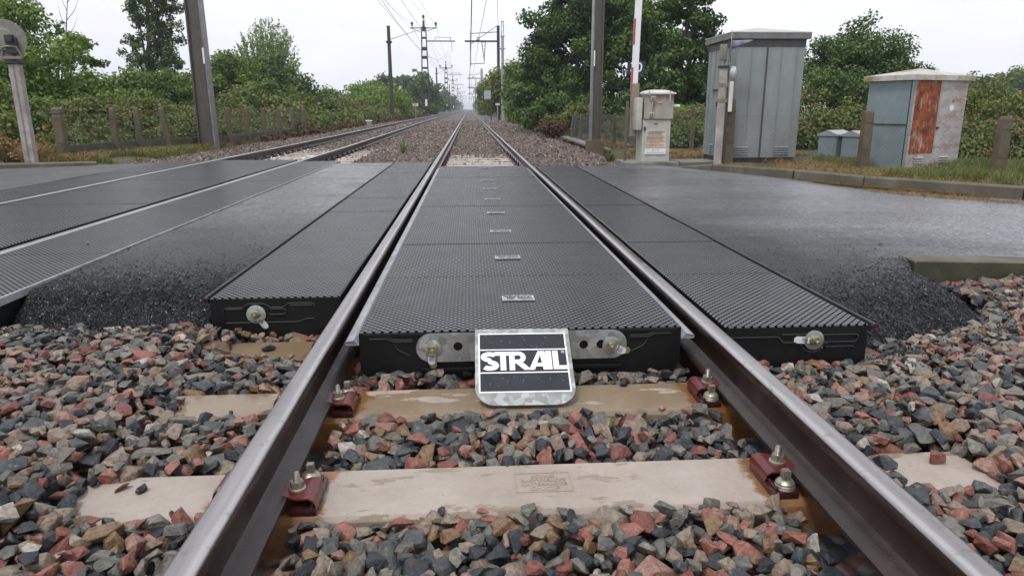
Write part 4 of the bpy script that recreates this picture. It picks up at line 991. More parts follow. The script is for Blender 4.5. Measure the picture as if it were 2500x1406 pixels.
for i in range(len(LF)-1):
    a, c = LF[i], LF[i+1]; mesh_fence((a[0], a[1], -.11), (c[0], c[1], -.11), .85, f'wire mesh bay of the left fence, {ORD[i]} from the road', .07, .0010)
    d = Vector((c[0]-a[0], c[1]-a[1], 0)); Lq = d.length
    T = Matrix.Translation((a[0], a[1], -.2)) @ Matrix.Rotation(math.atan2(d.y, d.x), 4, 'Z')
    tag(MB().box(.09, Lq-.09, .02, .07, 0, .36, T, ch=.006).build('gravel_board', 'kerb'), f'low concrete board at the foot of the left fence, {ORD[i]} from the road', 'fence board', 'concrete boards under the left fence')
RFp = [(3.30, 24.0, .18, .80, .07, 'stout end post of the right fence, farthest from the road'), (3.36, 22.6, .11, .80, 0, 'thin post just before the stout end post of the right fence'), (3.42, 21.2, .11, .80, 0, 'post left of the right catenary mast, nearest to it'),
       (3.62, 18.6, .12, .85, 0, 'post seen just right of the right catenary mast'), (3.78, 17.6, .13, .95, 0, 'post left of the barrier machine'), (4.10, 15.0, .22, .95, -.03, 'thick mossy post behind the left side of the barrier machine')]
RFp[5] = (3.62, 15.9, .20, .95, -.03, RFp[5][5])
for x, y, w, h, le, l_ in RFp: fence_post(x, y, -.13, h, w, l_, (le, 0))
for i in range(len(RFp)-1): mesh_fence((RFp[i][0], RFp[i][1], -.13), (RFp[i+1][0], RFp[i+1][1], -.13), .78, f'wire mesh bay of the right fence, {ORD[i]} from its far end', .055, .0022)
fence_post(4.32, 14.2, -.08, .98, .10, 'brown post just right of the barrier machine', (-.02, 0))
mesh_fence((3.62, 15.9, -.1), (4.32, 14.2, -.1), .8, 'wire mesh bay behind the barrier machine', .06, .002)
mesh_fence((4.32, 14.2, -.06), (5.6, 14.0, -.06), .85, 'wire mesh bay between brown post and tall grey cabinet', .07, .0025)
kn = [(3.86, 10.92, .17, 1.0, 0, 'dark concrete post right behind the grey signal post'), (5.44, 9.82, .17, .82, 0, 'mossy fence post in front of the small twin cabinets'), (6.33, 8.35, .17, .75, .0, 'broad fence post right of the rusty cabinet'), (7.3, 6.8, .17, .75, 0, 'fence post at the right edge, out by the grass')]
for x, y, w, h, le, l_ in kn: fence_post(x, y, -.02, h, w, l_, (le, 0))
for i in range(3): mesh_fence((kn[i][0], kn[i][1], 0), (kn[i+1][0], kn[i+1][1], 0), .70, ['wire mesh bay across the foot of the tall grey cabinet', 'wire mesh bay in front of the rusty cabinet', 'wire mesh bay at the right edge of the verge'][i], .065, .0006)
tag(MB().box(-.0, 1.9, -.03, .03, -.05, .015, Matrix.Translation((3.95, 10.8, 0)) @ Matrix.Rotation(math.atan2(-1.1, 1.49), 4, 'Z')).build('fence_board', 'kerb'), 'narrow concrete sill under the wire mesh by the tall cabinet', 'fence board')
tag(MB().box(-.0, 1.5, -.03, .03, -.05, .02, Matrix.Translation((5.5, 9.72, 0)) @ Matrix.Rotation(math.atan2(-1.47, .89), 4, 'Z')).build('fence_board', 'kerb'), 'narrow concrete sill under the wire mesh by the rusty cabinet', 'fence board')

# ------------------------------------------------------------------ big masts
def i_mast(x, y, z0, z1, w0, w1, d0, label, foot=None, rz=0, pale=-1):
    t = empty('catenary_mast', (x, y, z0), label, 'catenary mast', None, rz)
    b = MB(); fl = .035
    for sgn in (-1, 1):
        b.cur = 1 if sgn == pale else 0  # one flange takes a lighter colour: wet reflection painted on that side
        b.add([(sgn*w0/2, -d0/2, 0), (sgn*(w0/2-fl), -d0/2, 0), (sgn*(w0/2-fl), d0/2, 0), (sgn*w0/2, d0/2, 0), (sgn*w1/2, -d0/2, z1-z0), (sgn*(w1/2-fl), -d0/2, z1-z0), (sgn*(w1/2-fl), d0/2, z1-z0), (sgn*w1/2, d0/2, z1-z0)],
              [(0, 1, 2, 3), (4, 7, 6, 5), (0, 4, 5, 1), (1, 5, 6, 2), (2, 6, 7, 3), (3, 7, 4, 0)])
    b.cur = 0
    b.add([(-(w0/2-fl), -d0*.32, 0), ((w0/2-fl), -d0*.32, 0), ((w0/2-fl), d0*.32, 0), (-(w0/2-fl), d0*.32, 0), (-(w1/2-fl), -d0*.32, z1-z0), ((w1/2-fl), -d0*.32, z1-z0), ((w1/2-fl), d0*.32, z1-z0), (-(w1/2-fl), d0*.32, z1-z0)],
          [(0, 1, 2, 3), (4, 7, 6, 5), (0, 4, 5, 1), (1, 5, 6, 2), (2, 6, 7, 3), (3, 7, 4, 0)])
    b.build('mast_post', ['mast', 'mast_sheen'], t)
    if foot: MB().box(-foot/2, foot/2, -foot/2, foot/2, -.35, foot*.72-.0, Matrix.Translation((0, 0, 0)), ch=.015).build('footing', 'post', t)
    return t
ml = i_mast(-6.80, 18.5, -.12, 7.2, .42, .30, .30, 'tapering dark concrete mast standing in the left fence', pale=1)
MB().box(.13, .17, -.165, -.150, 2.05, 2.42, ch=.003).build('number_plate', 'white', ml)
mr = i_mast(2.88, 17.3, -.19, 7.4, .26, .24, .26, 'straight dark concrete mast on a square footing beside the ballast', foot=.40)
MB().box(-.10, -.07, -.145, -.131, 2.0, 2.35, ch=.003).build('number_plate', 'white', mr)

# ------------------------------------------------------------------ barrier machine
bx0, by = 2.55, 11.05
t = empty('barrier_machine', (bx0, by, 0), 'weathered grey barrier machine with white domed lid and rust stains on a concrete plinth', 'barrier machine')
MB().box(-.30, .55, -.10, .62, -.16, .015, ch=.01).build('plinth', 'slab', t)
MB().box(-.02, .42, .05, .45, .015, .665, ch=.008).box(.385, .425, .045, .455, .02, .64, ch=.004).build('lower_cabinet', 'boxc', t)
MB().box(-.01, .455, .025, .47, .672, 1.06, ch=.012).build('upper_housing', 'box', t)
# domed lid
v = []; nx_, ny_ = 10, 8
for j in range(ny_+1):
    for i in range(nx_+1):
        u, w = i/nx_, j/ny_; v.append((-.03+.51*u, .0+.49*w, 1.070+.050*(1-abs(2*u-1)**4)*(1-abs(2*w-1)**4)))
f = [(j*(nx_+1)+i, j*(nx_+1)+i+1, (j+1)*(nx_+1)+i+1, (j+1)*(nx_+1)+i) for j in range(ny_) for i in range(nx_)]
MB().add(v, f).box(-.03, .48, -.005, .495, 1.045, 1.075, ch=.008).build('lid', 'lidw', t, True)
b = MB(); b.box(.04, .06, -.015, .0, 1.03, 1.10, ch=.003).box(.37, .39, -.015, .0, .93, 1.10, ch=.003).build('lid_clasp', 'boxc', t)
for (x, z) in ((.115, .985), (.10, .735)):
    br = MB().box(x-.037, x+.037, -.005, .026, z-.037, z+.037, ch=.010).build('hinge_bracket', 'boxc', t)
    MB().box(x-.022, x+.022, -.009, -.004, z-.022, z+.022, ch=.002).build('bracket_recess', 'steel', br); MB().lathe([(.012, 0), (.010, .010)], 12, Matrix.Translation((x, -.009, z)) @ Matrix.Rotation(R(90), 4, 'X')).build('bracket_bolt', 'boxc', br)
MB().tube([(.115, .012, .95), (.105, .010, .86), (.100, .012, .77)], .006, 6).build('link_rod', 'boxc', t)
MB().box(.20, .275, .015, .024, .915, .928).build('name_strip', 'boxc', t)
MB().lathe([(.045, 0), (.045, .03), (.024, .035), (.022, .15)], 16, Matrix.Translation((.455, .22, .87)) @ Matrix.Rotation(R(90), 4, 'Y')).build('shaft_stub', 'white', t, True)
MB().box(-.13, -.035, .02, .42, .50, 1.0, ch=.03).build('side_cover', 'boxc', t, True)
MB().box(.17, .22, .044, .049, .595, .610).build('vent_slot', 'steel', t)
MB().box(.0, .028, .03, .05, .50, .56, ch=.006).build('padlock', 'steel', t)
n_ = MB().box(.03, .36, .038, .046, .235, .505, Matrix.Translation((0, 0, 0))).build('notice_plate', 'notice', t)
b = MB(); bl = MB()
rows = [(.485, .08, .345), (.470, .06, .33), (.455, .06, .28), (.440, .07, .30), (.414, .05, .33), (.395, .04, .33), (.380, .05, .34), (.365, .06, .31), (.342, .04, .34), (.325, .04, .34), (.308, .11, .26), (.282, .04, .33), (.262, .05, .31)]
for i, (z, a, c) in enumerate(rows):
    x = a; tg = bl if i > 7 else b
    while x < c:
        w = random.uniform(.008, .03); tg.box(x, min(x+w, c), .0365, .0378, z-.004, z+.003); x += w+.006
b.build('notice_lines', 'ink', n_); bl.build('notice_lines', 'inkr', n_)
w_ = MB().box(.025, .365, .034, .045, .135, .222).build('location_plate', 'white', t)
TF = Matrix.Rotation(R(90), 4, 'X')
text_mesh('PN n° 30', .030, Matrix.Translation((.195, .0335, .195)) @ TF, 'plate_text', 'ink', w_, .0003, .0003)
text_mesh('Ligne de TOULOUSE à BAYONNE', .019, Matrix.Translation((.195, .0335, .160)) @ TF, 'plate_text', 'ink', w_, .0003, .0003)
# raised arm
Lm = Matrix.Translation((-.155, .30, .5)) @ Matrix.Rotation(R(.9), 4, 'Y')
arm = MB().box(-.030, .075, -.02, .02, .60, 3.6, Lm, ch=.008).build('barrier_arm', 'white', t); arm['label'] = 'raised white barrier arm with red bands'
for z in (.58, 1.30, 2.02, 2.74): MB().box(-.0335, -.008, -.0235, .0235, z, z+.38, Lm).build('red_band', 'redp', arm)
MB().box(-.02, .10, -.04, .04, -.1, .72, Lm, ch=.006).build('arm_bracket', mat_paint_rust('rusty_bracket', (.24, .21, .17), .4, 5), t)
MB().box(-.09, -.05, -.03, .03, -.5, .45, Lm, ch=.006).build('counter_lever', mat_paint_rust('rusty_lever', (.12, .10, .08), .35, 6), t)

# ------------------------------------------------------------------ tall grey cabinet
t = empty('equipment_cabinet', (3.86, 11.05, 0), 'tall ribbed grey-green metal cabinet behind the grey signal post', 'cabinet', None, R(-.5))
cw, cdp, chh = 1.15, 1.10, 1.86
MB().box(0, cw, 0, cdp, .07, chh-.10, ch=.004).build('body', 'cab', t)
MB().box(.02, cw-.02, .015, cdp-.02, -.12, .07).build('dark_base', 'steel', t)
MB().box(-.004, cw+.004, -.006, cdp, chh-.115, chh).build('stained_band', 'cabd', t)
rf = MB().box(-.055, cw+.055, -.06, cdp+.06, chh, chh+.088, ch=.004).build('roof_rim', mat_concrete('lichen_rim', (.16, .16, .15), .4, .5, (.10, .09, .04)), t)
z = chh+.088
MB().add([(-.06, -.065, z), (cw+.06, -.065, z), (cw+.06, cdp+.065, z), (-.06, cdp+.065, z), (-.06, -.065, z+.012), (cw+.06, -.065, z+.012), (cw+.06, cdp+.065, z+.012), (-.06, cdp+.065, z+.012), (cw/2, cdp/2, z+.13)],
        [(0, 1, 5, 4), (1, 2, 6, 5), (2, 3, 7, 6), (3, 0, 4, 7), (4, 5, 8), (5, 6, 8), (6, 7, 8), (7, 4, 8), (0, 3, 2, 1)]).build('roof_cap', 'cabroof', t)
for x in (.07, .32, .555, .79, 1.03):
    MB().box(x-.006, x+.006, -.010, 0, .075, chh-.12, ch=.002).build('seam_rib', 'cab', t)
MB().box(.545, .57, -.013, -.0, .075, chh-.12, ch=.003).build('door_seam', 'cabd', t)
for y in (.12, .30, .48, .72, .95):
    MB().box(-.010, 0, y-.007, y+.007, .075, chh-.12, ch=.002).build('seam_rib', 'cab', t)
for x0 in (.12, .78):
    lv = MB()
    for k in range(4): lv.add([(x0, -.001, .115+.035*k), (x0+.24, -.001, .115+.035*k), (x0+.24, -.022, .122+.035*k), (x0, -.022, .122+.035*k), (x0, -.001, .138+.035*k), (x0+.24, -.001, .138+.035*k)], [(0, 1, 2, 3), (3, 2, 5, 4), (0, 3, 4), (1, 5, 2)])
    lv.build('louvre', 'cab', t)
lv = MB()
for k in range(4): lv.add([(-.001, .55, .13+.035*k), (-.001, .78, .13+.035*k), (-.022, .78, .137+.035*k), (-.022, .55, .137+.035*k), (-.001, .55, .152+.035*k), (-.001, .78, .152+.035*k)], [(0, 1, 2, 3), (3, 2, 5, 4), (0, 3, 4), (1, 5, 2)])
lv.build('louvre', 'cab', t)
MB().box(-.03, -.005, .45, .75, 1.12, 1.135).build('latch_bar', 'steel', t); MB().box(-.035, -.005, .44, .50, .86, .94, ch=.004).build('latch', 'steel', t)
MB().box(-.06, cw+.08, -.09, cdp+.1, -.20, -.10, ch=.01).build('plinth', 'slab', t)

# ------------------------------------------------------------------ rusty cabinet
t = empty('equipment_cabinet', (5.91, 9.64, 0), 'low grey cabinet with a rusty orange door beside a peeling white door', 'cabinet', None, R(20.4))
cw, cdp, chh = 1.17, .70, 1.25
MB().box(.01, cw, .01, cdp, -.06, chh, ch=.003).build('body', 'cab2', t)
MB().box(-.004, .012, .0, cdp, .60, .612).box(-.003, .02, -.003, .012, -.05, chh).build('side_seam', 'steel', t)
MB().box(.0, .055, -.004, .012, -.05, chh-.01, ch=.002).build('corner_post', 'cab2', t)
d1 = MB().box(.055, .60, -.012, .008, -.02, chh-.02, ch=.003).build('door', 'cab2w', t); d1['label'] = 'pale peeling left door frame with a rusted middle'
MB().box(.085, .575, -.017, -.0125, .20, chh-.035, ch=.002).build('rusted_sheet', 'cab2r', d1)
d2 = MB().box(.608, cw-.015, -.012, .008, -.02, chh-.02, ch=.003).build('door', 'cab2w', t); d2['label'] = 'peeling pale grey right door'
b = MB().lathe([(.042, 0), (.042, .003)], 20, Matrix.Translation((.86, -.013, .83)) @ TF); b.build('white_disc', 'white', d2)
MB().prism([(.845, .905), (.915, .905), (.88, .965)], .013, .0145, Matrix.Rotation(R(90), 4, 'X')).build('warning_triangle', mat_paint_rust('old_yellow', (.28, .17, .03), .35, 12), d2)
MB().box(.585, .635, -.03, -.012, .54, .57, ch=.004).build('handle', 'steel', d2)
for x0, dd in ((.20, d1), (.74, d2)):
    lv = MB()
    for k in range(3): lv.add([(x0, -.013, .06+.035*k), (x0+.20, -.013, .06+.035*k), (x0+.20, -.034, .067+.035*k), (x0, -.034, .067+.035*k), (x0, -.013, .083+.035*k), (x0+.20, -.013, .083+.035*k)], [(0, 1, 2, 3), (3, 2, 5, 4), (0, 3, 4), (1, 5, 2)])
    lv.build('louvre', 'cab2w', dd)
z = chh+.005; o_ = .055
MB().add([(-o_, -o_, z-.05), (cw+o_, -o_, z-.05), (cw+o_, cdp+o_, z-.05), (-o_, cdp+o_, z-.05), (-o_, -o_, z+.02), (cw+o_, -o_, z+.02), (cw+o_, cdp+o_, z+.02), (-o_, cdp+o_, z+.02), (cw/2, cdp/2, z+.13)],
        [(0, 1, 5, 4), (1, 2, 6, 5), (2, 3, 7, 6), (3, 0, 4, 7), (4, 5, 8), (5, 6, 8), (6, 7, 8), (7, 4, 8), (0, 3, 2, 1)]).build('roof', 'roof2', t)

# small twin cabinets
def small_cab(px, py, label, rz=R(30)):
    p = G(px, py, -.03); t = empty('small_cabinet', (p[0], p[1], -.06), label, 'cabinet', 'small grey twin cabinets', rz)
    w, d, h = .46, .36, .43; MB().box(0, w, 0, d, 0, h, ch=.004).build('body', 'cab2', t)
    o = .025; zz = [h-.03, h, h+.075]
    v = [(-o, -o, zz[0]), (w+o, -o, zz[0]), (w+o, d+o, zz[0]), (-o, d+o, zz[0]), (-o, -o, zz[1]), (w+o, -o, zz[1]), (w+o, d+o, zz[1]), (-o, d+o, zz[1]), (-o, d/2, zz[2]), (w+o, d/2, zz[2])]
    MB().add(v, [(0, 1, 5, 4), (2, 3, 7, 6), (1, 2, 6, 9, 5), (3, 0, 4, 8, 7), (4, 5, 9, 8), (6, 7, 8, 9), (0, 3, 2, 1)]).build('roof', 'cabroof2', t)
    MB().box(-.008, 0, .03, d-.03, .04, h-.05, ch=.002).build('door', 'cab2', t); return t
small_cab(2038, 384, 'small grey gabled cabinet, left of the twins behind the mossy fence post'); small_cab(2097, 387, 'small grey gabled cabinet, right of the twins, half behind the mossy post')
small_cab(2150, 380, 'small grey cabinet mostly hidden by the rusty cabinet')

# ------------------------------------------------------------------ road signal posts
t = empty('signal_post', (3.66, 10.80, 0), 'pale post with hooded flashing light, bell and edge-on board in front of the tall cabinet', 'signal post', None, R(-20))
MB().box(-.058, .058, -.05, .05, -.05, 1.42, ch=.006).build('post', 'pale', t)
MB().box(-.085, .085, -.07, .07, 1.42, 1.455, ch=.003).build('top_flange', 'steel', t)
mbr = mat_paint_rust('band_rust', (.24, .20, .16), .4, 9)
for z in (1.15, .92): MB().box(-.07, .085, -.056, -.050, z, z+.055, ch=.002).build('clamp_band', mbr, t)
MB().box(-.01, .02, -.02, .02, 1.455, 1.62).box(-.075, .035, -.045, .045, 1.53, 1.76, ch=.01).build('lamp_box', 'disc', t)
MB().tube([(-.03, 0, 1.76), (0, 0, 1.82), (.05, 0, 1.83)], .014, 6).build('conduit', 'steel', t)
MB().lathe([(.235, 0), (.235, .012)], 32, Matrix.Translation((.078, 0, 1.73)) @ Matrix.Rotation(R(90), 4, 'Y')).build('backing_disc', 'disc', t)
v = []; f = []; ns = 12; nr_ = 8
for j in range(nr_+1):
    q = j/nr_; r = .082*(1-q)**.8+.004
    for i in range(ns+1): a = math.pi*(-.12+1.24*i/ns); v.append((.09+.30*q, r*math.cos(a), 1.815-r+r*math.sin(a)))
for j in range(nr_):
    for i in range(ns): k = j*(ns+1)+i; f.append((k, k+1, k+ns+2, k+ns+1))
MB().add(v, f).build('visor', simple('visor_grey', (.16, .16, .20), .35, 0, .3, 12), t, True)
MB().box(.07, .085, -.035, .035, .78, 1.47, ch=.002).build('side_rail', 'steel', t)
b = MB(); b.lathe([(.002, 0), (.060, .004), (.085, .02), (.088, .05), (.085, .085), (.05, .10), (.01, .11)], 20, Matrix.Translation((.085, 0, 1.36)) @ Matrix.Rotation(R(90), 4, 'Y')); b.build('bell', mat_paint_rust('bell_paint', (.50, .52, .50), .42, 5, (1, 1, 1), .4, ((.36, .14, .09), (.5, .26, .19))), t, True)
MB().box(.10, .16, -.20, .20, .78, 1.22, ch=.014).build('board', mat_paint_rust('cream_board', (.60, .58, .50), .3, 5, (1, 1, 1), .4, ((.38, .34, .26), (.5, .46, .38))), t)

t = empty('signal_post', (-7.76, 12.70, 0), 'pinkish stained post with the round back of a warning light, left of the road', 'signal post', None)
Lm = Matrix.Identity(4)
MB().box(-.085, .085, -.06, .06, -.1, 1.58, ch=.006).build('post', 'pale', t)
MB().box(-.012, .012, -.066, -.059, -.05, 1.55).build('seam', 'disc', t)
MB().box(-.10, .12, -.09, .09, 1.585, 1.64, ch=.005).build('top_flange', 'steel', t)
MB().box(.0, .05, -.03, .03, 1.64, 1.78).box(-.05, .13, -.10, -.03, 1.74, 2.0, ch=.02).box(-.02, .10, -.16, -.05, 1.92, 2.04, ch=.02).build('lamp_bracket', 'steel', t)
MB().tube([(-.14, -.06, 1.72), (-.10, -.10, 1.84), (.0, -.12, 1.86), (.12, -.10, 1.85), (.16, -.05, 1.70)], .018, 6).build('support_arm', 'disc', t)
MB().lathe([(.02, .09), (.16, .075), (.19, .02), (.335, .012), (.335, 0)], 36, Matrix.Translation((-.09, -.02, 1.96)) @ Matrix.Rotation(R(8), 4, 'Z') @ TF).build('backing_disc', 'disc', t, True)
MB().box(-.15, .17, -.11, -.04, 1.66, 1.70).build('lower_bar', 'disc', t)

# ------------------------------------------------------------------ blue number sign and small line-side markers
p = W(1553, 166, 25); t = empty('number_sign', (p[0], p[1], -.2), 'dark blue plate with white number 30, half behind the barrier arm', 'sign')
MB().box(-.31, .31, -.012, .012, p[2]-.02, p[2]+.42, ch=.01).build('plate', 'blue', t)
text_mesh('30', .44, Matrix.Translation((0, -.014, p[2]+.20)) @ TF, 'number', 'white', t, .002, .006)
MB().tube([(-.02, .03, 0), (-.02, .03, p[2]+.3)], .03, 8).build('pole', 'steel', t)
p = W(1014, 257, 75); t = empty('marker_sign', (p[0], p[1], -.1), 'small white plate with red figures on a thin post before the lattice mast', 'sign')
MB().box(-.30, .30, -.01, .01, p[2]-.03, p[2]+.28, ch=.006).build('plate', 'white', t); text_mesh('33', .26, Matrix.Translation((0.02, -.013, p[2]+.125)) @ TF, 'number', 'redp', t, .002, .004)
MB().tube([(0, .03, 0), (0, .03, p[2])], .045, 6).build('pole', 'pale', t)
t = empty('marker_block', (-5.75, 40.3, -.02), 'low pinkish concrete marker block beside the other track', 'marker')
MB().box(-.14, .14, -.12, .12, -.1, .20, ch=.02).build('block', 'pale', t); MB().box(-.17, .17, -.14, .14, .20, .27, ch=.02).build('cap', 'white', t)
t = empty('marker_post', (-7.2, 31.2, -.15), 'short marker post with a white top at the left bramble edge', 'marker')
MB().box(-.03, .03, -.03, .03, 0, .32).build('stem', 'steel', t); MB().box(-.075, .075, -.04, .04, .30, .40, ch=.012).build('head', 'white', t)
t = empty('whistle_board', (*W(1205, 300, 62)[:2], -.1), 'pale blue rectangular board on a brown post among the right bushes', 'sign')
zb = W(1190, 232, 62)[2]+.1; xb = W(1190, 232, 62)[0]-W(1205, 300, 62)[0]
MB().box(xb-.28, xb+.28, -.01, .01, zb-.35, zb+.35).build('plate', simple('pale_blue', (.35, .42, .47), .4), t); MB().tube([(xb+.3, .03, 0), (xb+.3, .03, zb+.3)], .05, 6).build('pole', 'bark', t)
t = empty('marker_post', (*W(1215, 280, 55)[:2], -.1), 'small white-headed marker on a thin post left of the grey steel mast', 'marker')
MB().tube([(0, 0, 0), (0, 0, 1.2)], .05, 6).build('stem', 'pale', t); MB().box(-.16, .16, -.05, .05, 1.2, 1.35, ch=.02).build('head', 'white', t)

# ------------------------------------------------------------------ line masts and wires
def lattice(x, y, h, label, arm=True):
    t = empty('lattice_mast', (x, y, -.3), label, 'catenary mast', 'lattice masts along the left side')
    b = MB(); w0, w1, w2 = .62, .30, .22; hh = h-1.2
    def wid(z): return w0+(w1-w0)*min(1, z/hh)
    for sx in (-1, 1):
        for sy in (-1, 1): b.tube([(sx*wid(0), sy*wid(0)*.6, 0), (sx*wid(hh), sy*wid(hh)*.6, hh)], .075, 4)
    nr_ = 9
    for k in range(1, nr_+1):
        z = hh*k/nr_; w = wid(z)
        for sy in (-1, 1): b.box(-w, w, sy*w*.6-.05, sy*w*.6+.05, z-.13, z+.13)
        for sx in (-1, 1): b.box(sx*w-.04, sx*w+.04, -w*.6, w*.6, z-.06, z+.06)
    b.build('lattice_frame', 'steel', t)
    MB().tube([(0, 0, hh-.5), (0, 0, h-.2)], [.24, .16], 6).build('mast_head', 'steel', t)
    MB().box(-2.0, 1.9, -.05, .05, h-1.3, h-1.18).tube([(-2.0, 0, h-1.2), (-.3, 0, h-1.9)], .035, 4).tube([(1.9, 0, h-1.2), (.3, 0, h-1.7)], .035, 4).build('cross_arm', 'steel', t)
    for xx, zz in ((-1.7, h-1.18), (1.8, h-1.18), (0, h-.2)): MB().lathe([(.05, 0), (.05, .25), (.2, .3), (.12, .45), (.22, .55), (.12, .75), (.05, .8)], 10, Matrix.Translation((xx, 0, zz))).build('insulator', 'steel', t)
    if arm:
        MB().box(.3, 4.6, -.08, .08, h-3.15, h-3.0).box(1.6, 1.68, -.04, .04, h-3.0, h-2.5).box(3.9, 3.98, -.04, .04, h-3.0, h-2.5).tube([(1.6, 0, h-2.5), (3.95, 0, h-2.6)], .03, 4).tube([(4.1, 0, h-3.1), (4.1, 0, h-4.6)], .03, 4).build('beam_arm', 'steel', t)
    for z in (h-4.4, h-5.6): MB().lathe([(.2, 0), (.42, .1), (.42, .35), (.2, .45)], 12, Matrix.Translation((0, 0, z))).build('collar', 'steel', t)
    MB().box(-.1, .22, -.5, -.44, 1.6, 2.6).build('number_plate', 'white', t)
    return t
YL = [110, 213, 303, 430, 560, 700]
l0 = lattice(-6.65, 110, 14.0, 'black lattice catenary mast, tallest and nearest of its row')
for k, y in enumerate(YL[1:]):
    o = copy_tree(l0); o.location = (-6.65, y, -.3); o['label'] = f'black lattice catenary mast, {ORD[k+1]} in its row'
def pole(x, y, h, r, label, mat='bark', cat='pole', grp='wooden poles along the left side'):
    t = empty('line_pole', (x, y, -.2), label, cat, grp); MB().tube([(0, 0, -.2), (0, 0, h)], [r, r*.72], 10).build('pole', mat, t, True)
    MB().box(-r*1.2, r*1.2, -r*1.2, r*1.2, h-1.35, h-1.2).build('clamp', 'steel', t); return t
pole(-6.75, 62, 7.75, .19, 'tall dark wooden pole, nearest of its row, tied by wire to the lattice mast')
pole(-6.85, 154, 9.5, .2, 'dark wooden pole, second of its row, farther along the left')
pole(-6.85, 255, 9.5, .2, 'dark wooden pole, third of its row, far along the left')
def cantilever(y, x, h, label, first=True):
    t = empty('catenary_mast', (x, y, -.2), label, 'catenary mast', 'masts along the right side')
    MB().box(-.13, .13, -.13, .13, -.2, h).build('mast_post', 'steel', t)
    MB().box(-3.15, -.1, -.06, .06, 7.1, 7.25).build('beam_arm', 'steel', t)
    MB().tube([(-.1, 0, 8.0), (-2.6, 0, 7.85)], .035, 5).tube([(-.1, 0, h), (-2.6, 0, 6.9)], .025, 4).tube([(-2.6, 0, 7.85), (-2.6, 0, 5.0)], .03, 4).build('stay', 'steel', t)
    b = MB(); b.tube([(-1.55, 0, 7.1), (-1.35, 0, 5.5)], .03, 4).tube([(-1.2, 0, 7.1), (-1.35, 0, 5.5)], .03, 4)
    for k in range(6): q = k/6; b.tube([(-1.55+.2*q, 0, 7.1-1.6*q), (-1.2-.15*(q+.08), 0, 7.1-1.6*(q+.08))], .018, 3)
    b.tube([(-1.35, 0, 5.5), (-1.35, 0, 5.2)], .03, 4).tube([(-1.35, 0, 5.2), (-2.6, 0, 5.15)], .03, 4); b.build('drop_bracket', 'steel', t)
    MB().box(-2.0, -1.75, -.03, .03, 7.25, 7.3).box(-2.0, -1.96, -.03, .03, 7.3, 7.5).box(-1.79, -1.75, -.03, .03, 7.3, 7.5).box(-2.0, -1.75, -.03, .03, 7.5, 7.55).build('insulator_frame', 'steel', t)
    return t
c0 = cantilever(69, 2.68, 8.55, 'catenary mast with beam over the logo track, nearest on the right behind the trees')
for k, y in enumerate([150, 213, 303, 430]):
    o = copy_tree(c0); o.location = (2.68, y, -.2); o['label'] = f'catenary mast with beam over the logo track, {ORD[k+1]} on the right'
t = empty('steel_mast', (*W(1228, 298, 63)[:2], -.2), 'slim pale grey round steel mast at the edge of the right bushes', 'mast')
MB().tube([(0, 0, -.2), (0, 0, 4.6)], .15, 14).tube([(0, 0, 4.6), (0, 0, 7.1)], .12, 14).build('tube', 'pipe', t, True)
MB().tube([(-.1, 0, 7.1), (-.1, 0, 8.25)], .03, 6).tube([(.1, 0, 7.1), (.1, 0, 8.25)], .03, 6).tube([(-.1, 0, 7.1), (.1, 0, 7.7)], .02, 5).tube([(.1, 0, 7.7), (-.1, 0, 8.25)], .02, 5).box(-.13, .13, -.04, .04, 8.2, 8.28).build('head_frame', 'pipe', t)
MB().box(-.22, .22, -.12, .12, 6.0, 6.1).box(-.18, .18, -.12, .12, 7.0, 7.08).build('collar', 'pipe', t)
t = empty('steel_mast', (*W(1177, 273, 130)[:2], -.2), 'pale grey steel mast far along the right side', 'mast')
MB().tube([(0, 0, -.2), (0, 0, 8)], .2, 10).build('tube', 'pipe', t, True); MB().box(-.4, .4, -.1, .1, 6, 6.15).build('collar', 'pipe', t)

def wire(pts, label, r=.011, sag=0, drop=None):
    b = MB(); P2 = []
    for i in range(len(pts)-1):
        a, c = Vector(pts[i]), Vector(pts[i+1])
        for k in range(10): q = k/10; p_ = a.lerp(c, q); p_.z -= sag*4*q*(1-q)*min(1, (c-a).length/60); P2.append(p_)
    P2.append(Vector(pts[-1])); b.tube(P2, r, 4, cap=False)
    if drop:
        for yy in np.arange(drop[0], drop[1], 7.5):
            for i in range(len(P2)-1):
                if P2[i].y <= yy < P2[i+1].y:
                    q = (yy-P2[i].y)/(P2[i+1].y-P2[i].y); p_ = P2[i].lerp(P2[i+1], q); b.tube([(p_.x, p_.y, p_.z), (p_.x, p_.y, drop[2])], r*.5, 3, cap=False)
    return tag(b.build('overhead_wire', 'wire'), label, 'wire', 'overhead wires')
wire([(-.02, 6, 5.2), (.07, 69, 5.15), (-.1, 150, 5.15), (.0, 213, 5.15), (0, 700, 5.15)], 'contact wire above the middle of the logo track', .012)
wire([(-.02, 6, 7.2), (.07, 69, 7.85), (0, 150, 7.85), (.0, 213, 7.85), (0, 303, 7.85), (0, 430, 7.85)], 'carrying wire with droppers above the logo track', .014, 1.7, (20, 140, 5.18))
wire([(.98, 6, 7.45), (.90, 69, 7.55), (.6, 150, 7.5), (.5, 213, 7.5), (.5, 400, 7.5)], 'feeder wire right of the contact wire, ending on the insulator frame', .016, .6)
wire([(.25, 12, 4.3), (2.68, 69, 8.3)], 'stay wire rising to the top of the nearest right mast', .012)
ft = [(-8.35, 13.8-.9), (-6.65, 14.3), (-4.85, 13.8-.9)]
for i, (x, z) in enumerate(ft):
    wire([(x-.3, -10, z-.6)]+[(x, y, z) for y in YL[:4]], ['outer left feeder wire of the lattice masts', 'top feeder wire of the lattice masts', 'inner feeder wire of the lattice masts'][i], .017, 1.6)
wire([(-6.2, -10, 12.2), (-6.0, 110, 11.4), (-6.0, 213, 11.3)], 'lower cable on the track side of the lattice masts', .017, 1.5)
